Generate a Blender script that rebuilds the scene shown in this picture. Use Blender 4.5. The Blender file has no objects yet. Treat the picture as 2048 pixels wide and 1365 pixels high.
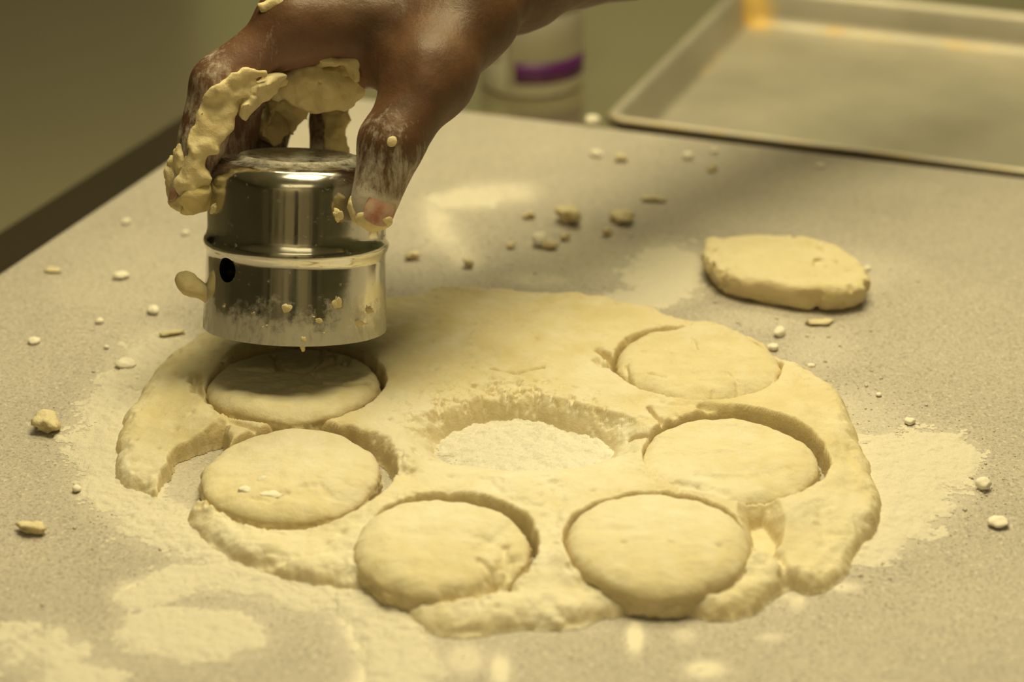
import bpy, math, random
import numpy as np
from mathutils import Vector

random.seed(7)
SC = bpy.context.scene
COL = SC.collection

# ------------------------------------------------------------------ camera, world, light, exposure
ZT = 0.925                      # height of the work board's top above the floor
PITCH = math.radians(26.0)
HC = 0.4225                     # camera above the board
FPX = 4200.0                    # focal length in pixels of a 2048 wide frame
SP, CP = math.sin(PITCH), math.cos(PITCH)

cam = bpy.data.cameras.new('camera')
cam.sensor_width = 36.0
cam.lens = FPX / 2048 * 36.0
cam.clip_start = 0.02
cam.dof.use_dof = True
cam.dof.focus_distance = 0.872
cam.dof.aperture_fstop = 6.0
co = bpy.data.objects.new('camera', cam)
co.location = (0, 0, ZT + HC)
co.rotation_euler = (math.pi / 2 - PITCH, 0, 0)
COL.objects.link(co)
SC.camera = co

w = bpy.data.worlds.new('world')
SC.world = w
w.use_nodes = True
w.node_tree.nodes['Background'].inputs[0].default_value = (0.55, 0.5, 0.3, 1)
w.node_tree.nodes['Background'].inputs[1].default_value = 0.1

LIGHTCOL = (1.0, 0.835, 0.44)

def lamp(name, loc, target, sx, sy, power, col=LIGHTCOL):
    l = bpy.data.lights.new(name, 'AREA')
    l.shape = 'RECTANGLE'
    l.size, l.size_y, l.energy, l.color = sx, sy, power, col
    o = bpy.data.objects.new(name, l)
    o.location = loc
    d = Vector(target) - Vector(loc)
    o.rotation_euler = d.to_track_quat('-Z', 'Y').to_euler()
    COL.objects.link(o)
    return o

lamp('work_lamp_light', (0.06, 0.86, ZT + .95), (0.03, 0.74, ZT), 0.42, 0.34, 7.6)
lamp('rear_fill_light', (0.3, 1.75, 2.50), (0.25, 1.3, ZT), 1.4, 0.40, 13)  # added fill from the rear, softens the arm's shadow
lamp('middle_fill_light', (0.15, -0.75, 2.50), (0.0, .5, ZT), 1.4, 0.6, 3.5)  # added fill from the camera side, unseen source
lamp('front_wall_fill_light', (0.0, -1.45, 2.50), (0.0, -2.2, 1.3), 1.6, 0.30, 12)  # added light on the front wall, which the cutter reflects

SC.view_settings.view_transform = 'Standard'
SC.view_settings.look = 'None'
SC.view_settings.gamma = 1.0
SC.view_settings.use_curve_mapping = False
SC.view_settings.exposure = 0.27
SC.cycles.use_denoising = True
SC.cycles.max_bounces = 6
SC.cycles.sample_clamp_indirect = 6.0

# ------------------------------------------------------------------ where a pixel of the photograph lies in the place
def P(px, py, depth):
    a = (px - 1024) / FPX * depth
    b = -(py - 682.5) / FPX * depth
    return np.array([a, CP * depth + SP * b, ZT + HC - SP * depth + CP * b])

def G(px, py, z=0.0):
    """point on the horizontal plane z above the board top"""
    d = (HC - z) / (SP + (py - 682.5) / FPX * CP)
    return P(px, py, d)

def G2(pts, z=0.0):
    return np.array([G(x, y, z)[:2] for x, y in pts])

# ------------------------------------------------------------------ numpy noise
def _hash(ix, iy, iz, seed):
    h = (ix * 374761393 + iy * 668265263 + iz * 2147483647 + seed * 974711) & 0xffffffff
    h = ((h ^ (h >> 13)) * 1274126177) & 0xffffffff
    h = ((h ^ (h >> 16)) * 2246822519) & 0xffffffff
    return ((h ^ (h >> 15)) & 0xffffff) / float(0xffffff)

def vnoise(x, y, z=None, seed=0):
    if z is None:
        z = np.zeros_like(x)
    ix, iy, iz = np.floor(x).astype(np.int64), np.floor(y).astype(np.int64), np.floor(z).astype(np.int64)
    fx, fy, fz = x - ix, y - iy, z - iz
    fx, fy, fz = fx * fx * (3 - 2 * fx), fy * fy * (3 - 2 * fy), fz * fz * (3 - 2 * fz)
    r = 0
    for dx in (0, 1):
        for dy in (0, 1):
            for dz in (0, 1):
                wgt = (fx if dx else 1 - fx) * (fy if dy else 1 - fy) * (fz if dz else 1 - fz)
                r = r + wgt * _hash(ix + dx, iy + dy, iz + dz, seed)
    return r * 2 - 1

def fbm(x, y, z=None, scale=0.01, octaves=4, seed=0, gain=0.5):
    """-1..1; scale is the size in metres of the largest lumps"""
    r, a, s, t = 0, 1.0, 1.0 / scale, 0
    for k in range(octaves):
        r = r + a * vnoise(x * s + 17.3 * k, y * s + 5.1 * k, None if z is None else z * s, seed + k * 13)
        t += a
        a *= gain
        s *= 2.03
    return r / t * 1.6

def sstep(a, b, x):
    t = np.clip((x - a) / (b - a), 0, 1)
    return t * t * (3 - 2 * t)

def poly_sdf(X, Y, pts):
    """signed distance to a closed polygon, negative inside"""
    d = np.full(X.shape, 1e9)
    inside = np.zeros(X.shape, bool)
    n = len(pts)
    for i in range(n):
        ax, ay = pts[i]
        bx, by = pts[(i + 1) % n]
        ex, ey = bx - ax, by - ay
        wx, wy = X - ax, Y - ay
        t = np.clip((wx * ex + wy * ey) / (ex * ex + ey * ey + 1e-12), 0, 1)
        d = np.minimum(d, (wx - ex * t) ** 2 + (wy - ey * t) ** 2)
        c = ((ay > Y) != (by > Y))
        with np.errstate(divide='ignore', invalid='ignore'):
            xi = (bx - ax) * (Y - ay) / (by - ay + 1e-15) + ax
        inside ^= c & (X < xi)
    d = np.sqrt(d)
    return np.where(inside, -d, d)

def line_dist(X, Y, pts):
    d = np.full(X.shape, 1e9)
    for i in range(len(pts) - 1):
        ax, ay = pts[i]
        ex, ey = pts[i + 1][0] - ax, pts[i + 1][1] - ay
        wx, wy = X - ax, Y - ay
        t = np.clip((wx * ex + wy * ey) / (ex * ex + ey * ey + 1e-12), 0, 1)
        d = np.minimum(d, (wx - ex * t) ** 2 + (wy - ey * t) ** 2)
    return np.sqrt(d)

def smooth_closed(pts, it=2):
    p = np.array(pts, float)
    for _ in range(it):
        q = np.roll(p, -1, 0)
        p = np.stack([p * .75 + q * .25, p * .25 + q * .75], 1).reshape(-1, 2)
    return p

def smin(a, b, k):
    h = np.clip(0.5 + 0.5 * (b - a) / k, 0, 1)
    return b * (1 - h) + a * h - k * h * (1 - h)

# ------------------------------------------------------------------ mesh helpers
def tag(o, label=None, cat=None, group=None, kind=None):
    if label: o['label'] = label
    if cat: o['category'] = cat
    if group: o['group'] = group
    if kind: o['kind'] = kind
    return o

def empty(name, loc):
    o = bpy.data.objects.new(name, None)
    o.location = tuple(float(v) for v in loc)
    o.empty_display_size = 0.02
    COL.objects.link(o)
    return o

def mesh_obj(name, verts, faces, mat, parent=None, smooth=True, origin=None, attrs=None):
    """verts in world coordinates; origin = where the object's origin goes"""
    verts = np.asarray(verts, float)
    if origin is None and parent is None:
        origin = np.array([verts[:, 0].mean(), verts[:, 1].mean(), verts[:, 2].min()])
    if parent is not None:
        ploc = Vector((0, 0, 0))
        q = parent
        while q is not None:
            ploc += q.location
            q = q.parent
        off = np.array(ploc)
        loc = (0, 0, 0)
    else:
        off = np.array(origin, float)
        loc = tuple(off)
    me = bpy.data.meshes.new(name)
    v = verts - off
    if isinstance(faces, np.ndarray):
        n, k = faces.shape
        me.vertices.add(len(v))
        me.vertices.foreach_set('co', v.astype(np.float32).ravel())
        me.loops.add(n * k)
        me.loops.foreach_set('vertex_index', faces.astype(np.int32).ravel())
        me.polygons.add(n)
        me.polygons.foreach_set('loop_start', np.arange(0, n * k, k, dtype=np.int32))
        me.polygons.foreach_set('loop_total', np.full(n, k, dtype=np.int32))
        me.update(calc_edges=True)
        me.validate()
    else:
        me.from_pydata([tuple(p) for p in v], [], [tuple(f) for f in faces])
    if attrs:
        for k2, a in attrs.items():
            at = me.attributes.new(k2, 'FLOAT', 'POINT')
            at.data.foreach_set('value', np.asarray(a, np.float32))
    if smooth:
        me.polygons.foreach_set('use_smooth', [True] * len(me.polygons))
    me.materials.append(mat)
    me.update()
    o = bpy.data.objects.new(name, me)
    o.location = loc
    o.parent = parent
    COL.objects.link(o)
    return o

def grid_faces(nx, ny):
    i = np.arange(nx * ny).reshape(ny, nx)
    return np.stack([i[:-1, :-1], i[:-1, 1:], i[1:, 1:], i[1:, :-1]], -1).reshape(-1, 4)

def compact(verts, faces, *attrs):
    used = np.zeros(len(verts), bool)
    used[faces.ravel()] = True
    idx = np.cumsum(used) - 1
    return (verts[used], idx[faces]) + tuple(a[used] for a in attrs)

def heightfield(name, X, Y, H, mat, parent=None, z0=0.0, thr=0.0, extra=None, **kw):
    """mesh of the cells of the grid where H is above thr"""
    ny, nx = X.shape
    keep = H > thr
    f = grid_faces(nx, ny)
    k = keep.ravel()
    f = f[k[f].any(1)]
    V = np.stack([X.ravel(), Y.ravel(), ZT + z0 + np.maximum(H, 0).ravel()], 1)
    if extra is not None:
        V, f, ex = compact(V, f, extra.ravel())
        return mesh_obj(name, V, f, mat, parent, attrs={'floury': ex}, **kw)
    V, f = compact(V, f)
    return mesh_obj(name, V, f, mat, parent, **kw)

def grid_xy(x0, x1, y0, y1, h):
    return np.meshgrid(np.arange(x0, x1, h), np.arange(y0, y1, h))

def surface_nets(fn, lo, hi, h):
    lo, hi = np.array(lo, float), np.array(hi, float)
    ns = np.ceil((hi - lo) / h).astype(int) + 1
    ax = [lo[i] + h * np.arange(ns[i]) for i in range(3)]
    X, Y, Z = np.meshgrid(*ax, indexing='ij')
    D = fn(X, Y, Z)
    S = D < 0
    cnt = np.zeros(tuple(ns - 1), int)
    acc = np.zeros(tuple(ns - 1) + (3,))
    num = np.zeros(tuple(ns - 1))
    corners = [(a, b, c) for a in (0, 1) for b in (0, 1) for c in (0, 1)]
    def sl(o):
        return tuple(slice(o[i], ns[i] - 1 + o[i]) for i in range(3))
    for c in corners:
        cnt += S[sl(c)]
    active = (cnt > 0) & (cnt < 8)
    for c in corners:
        for a in range(3):
            if c[a]: continue
            c2 = list(c); c2[a] = 1
            d0, d1 = D[sl(c)], D[sl(c2)]
            m = (d0 < 0) != (d1 < 0)
            t = np.where(m, d0 / np.where(m, d0 - d1, 1), 0)
            for i in range(3):
                v = float(c[i]) if i != a else t
                acc[..., i] += np.where(m, v, 0)
            num += m
    idx = -np.ones(tuple(ns - 1), int)
    idx[active] = np.arange(active.sum())
    ii = np.argwhere(active)
    V = lo + h * (ii + acc[active] / num[active][:, None])
    F = []
    for a in range(3):
        b, c = (a + 1) % 3, (a + 2) % 3
        s0 = [slice(1, ns[i] - 1) for i in range(3)]
        s1 = list(s0)
        s0[a] = slice(0, ns[a] - 1); s1[a] = slice(1, ns[a])
        A, B = S[tuple(s0)], S[tuple(s1)]
        off = np.ones(3, int); off[a] = 0
        for flip in (False, True):
            e = np.argwhere((A & ~B) if not flip else (~A & B)) + off
            if len(e) == 0: continue
            def at(db, dc):
                q = e.copy(); q[:, b] -= db; q[:, c] -= dc
                return idx[q[:, 0], q[:, 1], q[:, 2]]
            quad = [at(1, 1), at(0, 1), at(0, 0), at(1, 0)]
            if flip: quad = quad[::-1]
            F.append(np.stack(quad, 1))
    F = np.concatenate(F)
    F = F[(F >= 0).all(1)]
    return V, F

def relax(V, F, it=2, lam=0.5):
    n = len(V)
    for _ in range(it):
        acc = np.zeros_like(V); c = np.zeros(n)
        for k in range(4):
            a, b = F[:, k], F[:, (k + 1) % 4]
            np.add.at(acc, a, V[b]); np.add.at(acc, b, V[a])
            np.add.at(c, a, 1); np.add.at(c, b, 1)
        V = V + lam * (acc / np.maximum(c, 1)[:, None] - V)
    return V

def capsule(X, Y, Z, a, b, ra, rb):
    e = b - a
    t = np.clip(((X - a[0]) * e[0] + (Y - a[1]) * e[1] + (Z - a[2]) * e[2]) / (e @ e + 1e-12), 0, 1)
    return np.sqrt((X - a[0] - e[0] * t) ** 2 + (Y - a[1] - e[1] * t) ** 2 + (Z - a[2] - e[2] * t) ** 2) - (ra + (rb - ra) * t)

def box_vf(lo, hi, bevel=0.0):
    import bmesh
    bm = bmesh.new()
    bmesh.ops.create_cube(bm, size=1)
    for v in bm.verts:
        for i in range(3):
            v.co[i] = lo[i] + (v.co[i] + .5) * (hi[i] - lo[i])
    if bevel:
        bmesh.ops.bevel(bm, geom=bm.edges[:], offset=bevel, segments=3, affect='EDGES', profile=.5)
    bm.verts.ensure_lookup_table()
    V = [tuple(v.co) for v in bm.verts]
    F = [[v.index for v in f.verts] for f in bm.faces]
    bm.free()
    return V, F

def lathe(profile, n=128):
    """closed or open profile of (r, z) -> verts about z, quads"""
    m = len(profile)
    V, F = [], []
    for i in range(n):
        t = 2 * math.pi * i / n
        for r, z in profile:
            V.append((r * math.cos(t), r * math.sin(t), z))
    for i in range(n):
        for j in range(m - 1):
            a, b = i * m + j, ((i + 1) % n) * m + j
            F.append((a, b, b + 1, a + 1))
    return np.array(V), np.array(F)

# ------------------------------------------------------------------ materials
def srgb(r, g, b):
    f = lambda c: (c / 255 / 12.92) if c / 255 <= 0.04045 else ((c / 255 + 0.055) / 1.055) ** 2.4
    return (f(r), f(g), f(b), 1)

class M:
    def __init__(s, name, base=(.5, .5, .5, 1), rough=.5, metal=0.0, spec=.5):
        s.m = bpy.data.materials.new(name)
        s.m.use_nodes = True
        s.t = s.m.node_tree
        s.b = s.t.nodes['Principled BSDF']
        s.b.inputs['Base Color'].default_value = base if len(base) == 4 else tuple(base) + (1,)
        s.b.inputs['Roughness'].default_value = rough
        s.b.inputs['Metallic'].default_value = metal
        s.b.inputs['Specular IOR Level'].default_value = spec
    def n(s, typ, **kw):
        nd = s.t.nodes.new(typ)
        for k, v in kw.items():
            if k in nd.inputs: nd.inputs[k].default_value = v
            else: setattr(nd, k, v)
        return nd
    def l(s, a, b): s.t.links.new(a, b)
    def noise(s, scale, detail=4, rough=.5, coord=None, dist=0.0):
        nd = s.n('ShaderNodeTexNoise', Scale=scale, Detail=detail, Roughness=rough, Distortion=dist)
        s.l((coord or s.coord()), nd.inputs['Vector'])
        return nd.outputs['Fac']
    def coord(s):
        if not hasattr(s, 'tc'): s.tc = s.n('ShaderNodeTexCoord')
        return s.tc.outputs['Object']
    def scaled(s, v):
        mp = s.n('ShaderNodeMapping'); mp.inputs['Scale'].default_value = v
        s.l(s.coord(), mp.inputs['Vector']); return mp.outputs[0]
    def ramp(s, fac, stops):
        r = s.n('ShaderNodeValToRGB')
        e = r.color_ramp.elements
        while len(e) < len(stops): e.new(.5)
        for q, (p, c) in zip(e, stops):
            q.position = p
            q.color = c if isinstance(c, tuple) else (c, c, c, 1)
        s.l(fac, r.inputs['Fac'])
        return r.outputs['Color']
    def mix(s, fac, a, b, mode='MIX'):
        x = s.n('ShaderNodeMix', data_type='RGBA', blend_type=mode)
        for v, k in ((fac, 0), (a, 6), (b, 7)):
            if hasattr(v, 'is_linked'): s.l(v, x.inputs[k])
            else: x.inputs[k].default_value = v
        return x.outputs[2]
    def math(s, op, a, b=0.0, clamp=False):
        x = s.n('ShaderNodeMath', operation=op, use_clamp=clamp)
        for v, k in ((a, 0), (b, 1)):
            if hasattr(v, 'is_linked'): s.l(v, x.inputs[k])
            else: x.inputs[k].default_value = v
        return x.outputs[0]
    def attr(s, name):
        return s.n('ShaderNodeAttribute', attribute_name=name).outputs['Fac']
    def bump(s, h, strength=.5, dist=.001, prev=None):
        b = s.n('ShaderNodeBump', Strength=strength, Distance=dist)
        s.l(h, b.inputs['Height'])
        if prev is not None: s.l(prev, b.inputs['Normal'])
        s.l(b.outputs[0], s.b.inputs['Normal'])
        return b.outputs[0]
    def col(s, c): s.l(c, s.b.inputs['Base Color'])

def v4(*a): return tuple(a) + (1,)
FLOUR = v4(.745, .715, .62)

def dough_material(name, base, deep, flour=.6, walls=.62):
    m = M(name, rough=.75, spec=.25)
    big = m.ramp(m.noise(35, 4, .55), [(.35, base), (.68, v4(*[c * f for c, f in zip(base[:3], (.88, .85, .74))]))])
    pores = m.ramp(m.noise(210, 6, .7), [(.30, 1.0), (.42, 0.0)])
    c = m.mix(m.math('MULTIPLY', pores, .5), big, deep)
    dust = m.ramp(m.noise(48, 9, .72), [(.48, 0.0), (.68, 1.0)])
    c = m.mix(m.math('MULTIPLY', dust, flour), c, FLOUR)
    fa = m.math('MULTIPLY', m.attr('floury'), m.ramp(m.noise(90, 8, .7), [(.28, .35), (.6, 1.0)]))
    c = m.mix(fa, c, v4(.77, .75, .66))
    # cut and torn faces carry no flour and show the yellower inside of the dough
    geo = m.n('ShaderNodeNewGeometry'); sp = m.n('ShaderNodeSeparateXYZ'); m.l(geo.outputs['Normal'], sp.inputs[0])
    wall = m.ramp(m.math('ADD', sp.outputs['Z'], m.math('MULTIPLY', m.math('SUBTRACT', m.noise(300, 4, .7), .5), .35)), [(.42, 1.0), (.80, 0.0)])
    c = m.mix(m.math('MULTIPLY', wall, walls), c, v4(.64, .52, .29))
    m.col(c)
    m.b.inputs['Subsurface Weight'].default_value = .12
    m.b.inputs['Subsurface Radius'].default_value = (.006, .0045, .0025)
    m.b.inputs['Subsurface Scale'].default_value = .5
    m.b.subsurface_method = 'RANDOM_WALK'
    p = m.bump(m.noise(220, 6, .7), .5, .0016)
    p = m.bump(m.noise(900, 4, .6), .30, .0004, p)
    return m.m

D_SHEET = dough_material('dough_rolled', v4(.70, .635, .44), v4(.56, .46, .27))
D_DISC = dough_material('dough_cut_round', v4(.70, .64, .45), v4(.56, .47, .28), .55)
D_LUMP = dough_material('dough_scrap', v4(.72, .66, .47), v4(.54, .44, .24), .35)
D_STUCK = dough_material('dough_stuck', v4(.72, .65, .42), v4(.5, .40, .22), .25)
D_WET = dough_material('dough_damp', v4(.62, .54, .26), v4(.5, .40, .16), .05)

def flour_material():
    m = M('flour', FLOUR, .95, spec=.1)
    c = m.ramp(m.noise(700, 5, .7), [(.3, v4(.78, .755, .69)), (.55, FLOUR)])
    m.col(c)
    p = m.bump(m.noise(300, 6, .75), .7, .0018)
    m.bump(m.noise(1500, 3, .6), .4, .0005, p)
    return m.m
FL = flour_material()
FLOUR_, FLOUR = FLOUR, v4(.84, .825, .76)
FLB = flour_material()
FLOUR = FLOUR_

def board_material():
    m = M('speckled_laminate', rough=.5, spec=.3)
    base = m.ramp(m.noise(18, 3), [(.3, v4(.43, .405, .37)), (.7, v4(.49, .46, .42))])
    dark = m.ramp(m.noise(880, 3, .7), [(.36, 1.0), (.50, 0.0)])
    c = m.mix(m.math('MULTIPLY', dark, .60), base, v4(.16, .145, .13))
    light = m.ramp(m.noise(480, 3, .65, coord=m.scaled((1.2, .9, 1))), [(.56, 0.0), (.68, 1.0)])
    c = m.mix(m.math('MULTIPLY', light, .5), c, v4(.74, .70, .64))
    dust = m.attr('dust')
    fine = m.noise(330, 8, .75)
    patch = m.noise(55, 7, .65)
    n = m.math('ADD', m.math('MULTIPLY', fine, .55), m.math('MULTIPLY', patch, .45))
    k = m.math('SUBTRACT', m.math('ADD', dust, n), 1.0)
    k = m.math('MULTIPLY', k, 2.6, True)
    soft = m.math('MULTIPLY', m.math('POWER', dust, 1.3), .62)
    k = m.math('MAXIMUM', k, soft)
    c = m.mix(k, c, FLOUR)
    m.col(c)
    m.l(m.math('ADD', m.math('MULTIPLY', k, .4), .48), m.b.inputs['Roughness'])
    m.bump(m.math('ADD', m.noise(900, 3, .6), m.math('MULTIPLY', k, .6)), .25, .0004)
    return m.m
BOARD = board_material()

def steel_material(name, col, rough, var=.1, scale=8, metal=1.0, bump=0.0):
    m = M(name, col, rough, metal)
    r = m.math('ADD', m.math('MULTIPLY', m.noise(scale, 5, .6), var * 2), rough - var)
    m.l(r, m.b.inputs['Roughness'])
    if bump:
        m.bump(m.noise(500, 3, .5, coord=m.scaled((1, .03, 1))), bump, .0003)
    return m.m
COUNTER = steel_material('brushed_counter_steel', v4(.50, .46, .33), .20, .05, 5, metal=.78, bump=.06)

def plain(name, col, rough=.5, spec=.5):
    m = M(name, col, rough, spec=spec)
    f = m.ramp(m.noise(12, 4), [(.3, v4(*[c * .92 for c in col[:3]])), (.7, col)])
    m.col(f)
    return m.m

BEAD = plain('flour_bead', v4(.86, .83, .74), .9, .1)

# ------------------------------------------------------------------ room
def structure(name, lo, hi, mat):
    V, F = box_vf(lo, hi)
    o = mesh_obj(name, V, F, mat, smooth=False)
    tag(o, kind='structure')
    return o
WALLM = plain('olive_wall_paint', v4(.32, .33, .22), .7)
WALLD = plain('dark_tile_wall', v4(.20, .19, .13), .6)  # darker colour for the left wall and the front panels
structure('floor', (-2.6, -2.2, -0.05), (2.6, 2.6, 0), plain('quarry_floor', v4(.25, .2, .15), .6))
structure('ceiling', (-2.6, -2.2, 2.6), (2.6, 2.6, 2.65), plain('ceiling_paint', v4(.75, .74, .68), .8))
structure('wall_left', (-2.65, -2.2, 0), (-2.6, 2.6, 2.6), WALLD)
for i_, (xa, xb) in enumerate(((-1.9, -1.45), (-1.2, -1.05), (-.75, -.62), (1.0, 1.08), (1.35, 1.9))):
    structure('added_dark_panel_%d' % (i_ + 2), (xa, -2.2, 0), (xb, -2.17, 2.1), WALLD)  # unseen dark panels added to streak the cutter's reflections
structure('added_dark_slab_1', (-.2, -2.2, 0), (.30, -2.16, 2.05), plain('dark_slab_paint', v4(.06, .055, .05), .5))  # dark slab added behind the camera for the cutter to reflect
structure('wall_right', (2.6, -2.2, 0), (2.65, 2.6, 2.6), WALLM)
structure('wall_back', (-2.65, 2.6, 0), (2.65, 2.65, 2.6), plain('pale_green_tile', v4(.50, .58, .46), .6))
structure('added_dark_panel_1', (-2.6, 2.57, 0), (-0.40, 2.6, 1.44), plain('dark_brown_added_panel', v4(.035, .026, .014), .5))  # unseen dark panel added to darken the counter's reflection
structure('wall_front', (-2.65, -2.25, 0), (2.65, -2.2, 2.6), plain('tan_wall_paint', v4(.50, .45, .35), .7))

# ------------------------------------------------------------------ steel counter the board lies on
ZC = -0.040
V, F = box_vf((-1.5, -0.35, ZT + ZC - .04), (1.5, 1.75, ZT + ZC), .006)
counter = empty('steel_counter', (0, .7, 0))
tag(counter, 'olive-grey stainless steel counter around and behind the work board', 'counter')
mesh_obj('counter_top', V, F, COUNTER, counter, smooth=False)
LEGM = steel_material('leg_steel', v4(.5, .5, .47), .35)
for x in (-1.4, 1.4):
    for y in (-.25, 1.65):
        V, F = box_vf((x - .02, y - .02, 0), (x + .02, y + .02, ZT + ZC - .038), .004)
        mesh_obj('leg', V, F, LEGM, counter, smooth=False)

# ------------------------------------------------------------------ the board
BC = G(553.6, 175.9)[:2]
e1 = G(2048, 355)[:2] - BC; e1 /= np.linalg.norm(e1)
e2 = G(-40, 571.7)[:2] - BC; e2 /= np.linalg.norm(e2)

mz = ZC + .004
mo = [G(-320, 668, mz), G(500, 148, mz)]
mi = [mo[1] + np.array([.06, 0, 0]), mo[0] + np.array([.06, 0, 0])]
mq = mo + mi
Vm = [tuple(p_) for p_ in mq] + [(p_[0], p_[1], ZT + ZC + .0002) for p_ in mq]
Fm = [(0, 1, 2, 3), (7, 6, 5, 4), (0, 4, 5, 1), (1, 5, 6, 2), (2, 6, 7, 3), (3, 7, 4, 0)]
o = mesh_obj('shade_strip', Vm, Fm, plain('dark_shade', v4(.03, .024, .014), .75, .2), smooth=False)  # made-up dark strip standing in for the shade beside the board
tag(o, 'dark strip added as shade along the left edge of the work board', 'mat')

# flour: ellipses (cx, cy, rx, ry, strength) and polylines in the photograph, laid down on the board plane
def pix_mask(X, Y, items):
    """soft 0..1 masks: each item ('e', cx, cy, rx, ry, s) or ('l', pts, halfwidth, s)"""
    # board point back to photograph coordinates, so that the shapes read off the photo can be used as they are
    d = Y * CP + (HC) * SP
    u = X / d * FPX + 1024
    v = 682.5 - (Y * SP - HC * CP) / d * FPX
    r = np.zeros(X.shape)
    for it in items:
        if it[0] == 'e':
            _, cx, cy, rx, ry, s = it
            q = np.sqrt(((u - cx) / rx) ** 2 + ((v - cy) / ry) ** 2)
            k = s * (1 - sstep(.35, 1.30, q))
        else:
            _, pts, hw, s = it
            q = line_dist(u, v * 1.6, [(a, b * 1.6) for a, b in pts]) / hw
            k = s * (1 - sstep(.20, 1.4, q))
        r = np.maximum(r, k)
    return r

DUST = [
    ('l', [(330, 700), (250, 800), (215, 900), (235, 970), (300, 1030), (400, 1080), (520, 1140), (660, 1180)], 105, .85),
    ('e', 380, 960, 110, 60, .55),
    ('e', 1800, 965, 150, 125, .86), ('e', 1740, 1080, 90, 50, .9), ('e', 1890, 930, 80, 70, .85),
    ('e', 390, 1270, 175, 62, .95),
    ('l', [(270, 1190), (380, 1155), (480, 1160), (600, 1190)], 60, .95),
    ('l', [(730, 1180), (760, 1260), (800, 1330), (760, 1400)], 105, 1.15),
    ('e', 60, 1300, 150, 60, .62), ('e', 150, 1350, 120, 40, .6),
    ('e', 1330, 545, 105, 75, .95), ('e', 1280, 600, 120, 25, .8),
    ('l', [(1040, 385), (950, 385), (870, 410), (880, 460), (930, 520)], 48, .72),
    ('e', 930, 400, 100, 28, .75), ('e', 890, 480, 60, 40, .6),
    ('e', 1080, 560, 90, 22, .72), ('e', 1180, 520, 160, 60, .52), ('e', 960, 590, 120, 18, .6),
    ('e', 1640, 365, 260, 45, .38), ('e', 1500, 420, 200, 60, .34),
    ('e', 1270, 1275, 26, 50, 1.0), ('e', 930, 1320, 60, 45, .8), ('e', 1410, 1340, 60, 26, .85), ('e', 1000, 1340, 32, 50, .85), ('e', 1370, 1270, 30, 22, .75), ('e', 1540, 1275, 36, 14, .75),
    ('e', 1560, 1190, 50, 18, .75), ('e', 1690, 1175, 44, 14, .8), ('e', 1595, 1200, 26, 30, .8),
    ('e', 1700, 540, 150, 50, .48), ('e', 1500, 640, 150, 30, .5), ('e', 1640, 700, 90, 50, .42),
    ('e', 1060, 900, 240, 100, 1.0), ('e', 1000, 1100, 700, 190, .55),
    ('e', 640, 330, 330, 130, .30), ('e', 1000, 280, 240, 60, .22), ('e', 300, 560, 240, 90, .28),
    ('e', 1700, 830, 130, 70, .5), ('e', 400, 780, 20, 60, .7),
]
L1, L2 = 0.86, 0.92
h = 0.0018
u = np.arange(0, L1, h); v = np.arange(0, L2, h)
U, VV = np.meshgrid(u, v)
X = BC[0] + e1[0] * U + e2[0] * VV
Y = BC[1] + e1[1] * U + e2[1] * VV
dust = pix_mask(X, np.maximum(Y, .3), DUST)
ny, nx = X.shape
Z = np.full(X.shape, ZT)
edge = np.minimum(np.minimum(U, VV), 99)
Z = np.where(edge < .001, ZT - .0012, Z)
top = np.stack([X.ravel(), Y.ravel(), Z.ravel()], 1)
f = grid_faces(nx, ny)[:, ::-1]
# sides and bottom
idx = np.arange(nx * ny).reshape(ny, nx)
ring = np.concatenate([idx[0, :], idx[1:, -1], idx[-1, -2::-1], idx[-2:0:-1, 0]])
low = top[ring].copy(); low[:, 2] = ZT + ZC + .0043
n0 = len(top); n = len(ring)
a = np.arange(n); b = (a + 1) % n
side = np.stack([ring[a], ring[b], n0 + b, n0 + a], 1)
Vb = np.concatenate([top, low])
cen = [len(Vb)]
o = mesh_obj('work_board', Vb, np.concatenate([f, side]), BOARD, attrs={'dust': np.concatenate([dust.ravel(), np.zeros(n)])}, origin=(BC[0], BC[1], ZT + ZC + .0043))
for (ua, va) in ((.05, .05), (.8, .05), (.05, .85), (.8, .85)):
    fx_, fy_ = BC + e1 * ua + e2 * va
    Vf, Ff = box_vf((fx_ - .012, fy_ - .012, ZT + ZC + .0002), (fx_ + .012, fy_ + .012, ZT + ZC + .0043), .001)
    if not (va > 0 and ua < .1): mesh_obj('foot', Vf, Ff, plain('foot_rubber', v4(.03, .03, .03), .8), o, smooth=False)
tag(o, 'large beige-grey speckled work board dusted with flour, lying on the steel counter', 'board')
o.data.polygons.foreach_set('use_smooth', [False] * len(o.data.polygons))

# ------------------------------------------------------------------ rolled dough with the holes of the cut rounds
T = 0.0128
outline = [(400, 668), (500, 640), (640, 622), (775, 607), (860, 592), (960, 584), (1080, 590), (1200, 602), (1290, 622), (1350, 645),
           (1440, 655), (1540, 690), (1570, 724), (1620, 738), (1685, 785), (1705, 830), (1722, 880), (1745, 925), (1765, 985), (1760, 1035), (1722, 1085),
           (1690, 1130), (1655, 1155), (1612, 1168), (1585, 1150), (1560, 1168), (1520, 1205), (1455, 1225), (1400, 1215), (1300, 1180), (1248, 1203),
           (1205, 1212), (1140, 1240), (1060, 1236), (1000, 1240), (920, 1252), (855, 1240), (800, 1195), (735, 1165), (700, 1160), (640, 1150),
           (560, 1135), (480, 1105), (420, 1075), (382, 1045), (368, 1010), (400, 985), (350, 1000), (290, 968), (240, 958),
           (222, 925), (230, 862), (262, 795), (298, 735), (350, 690)]
OP = smooth_closed(G2(outline, .006), 1)
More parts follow.
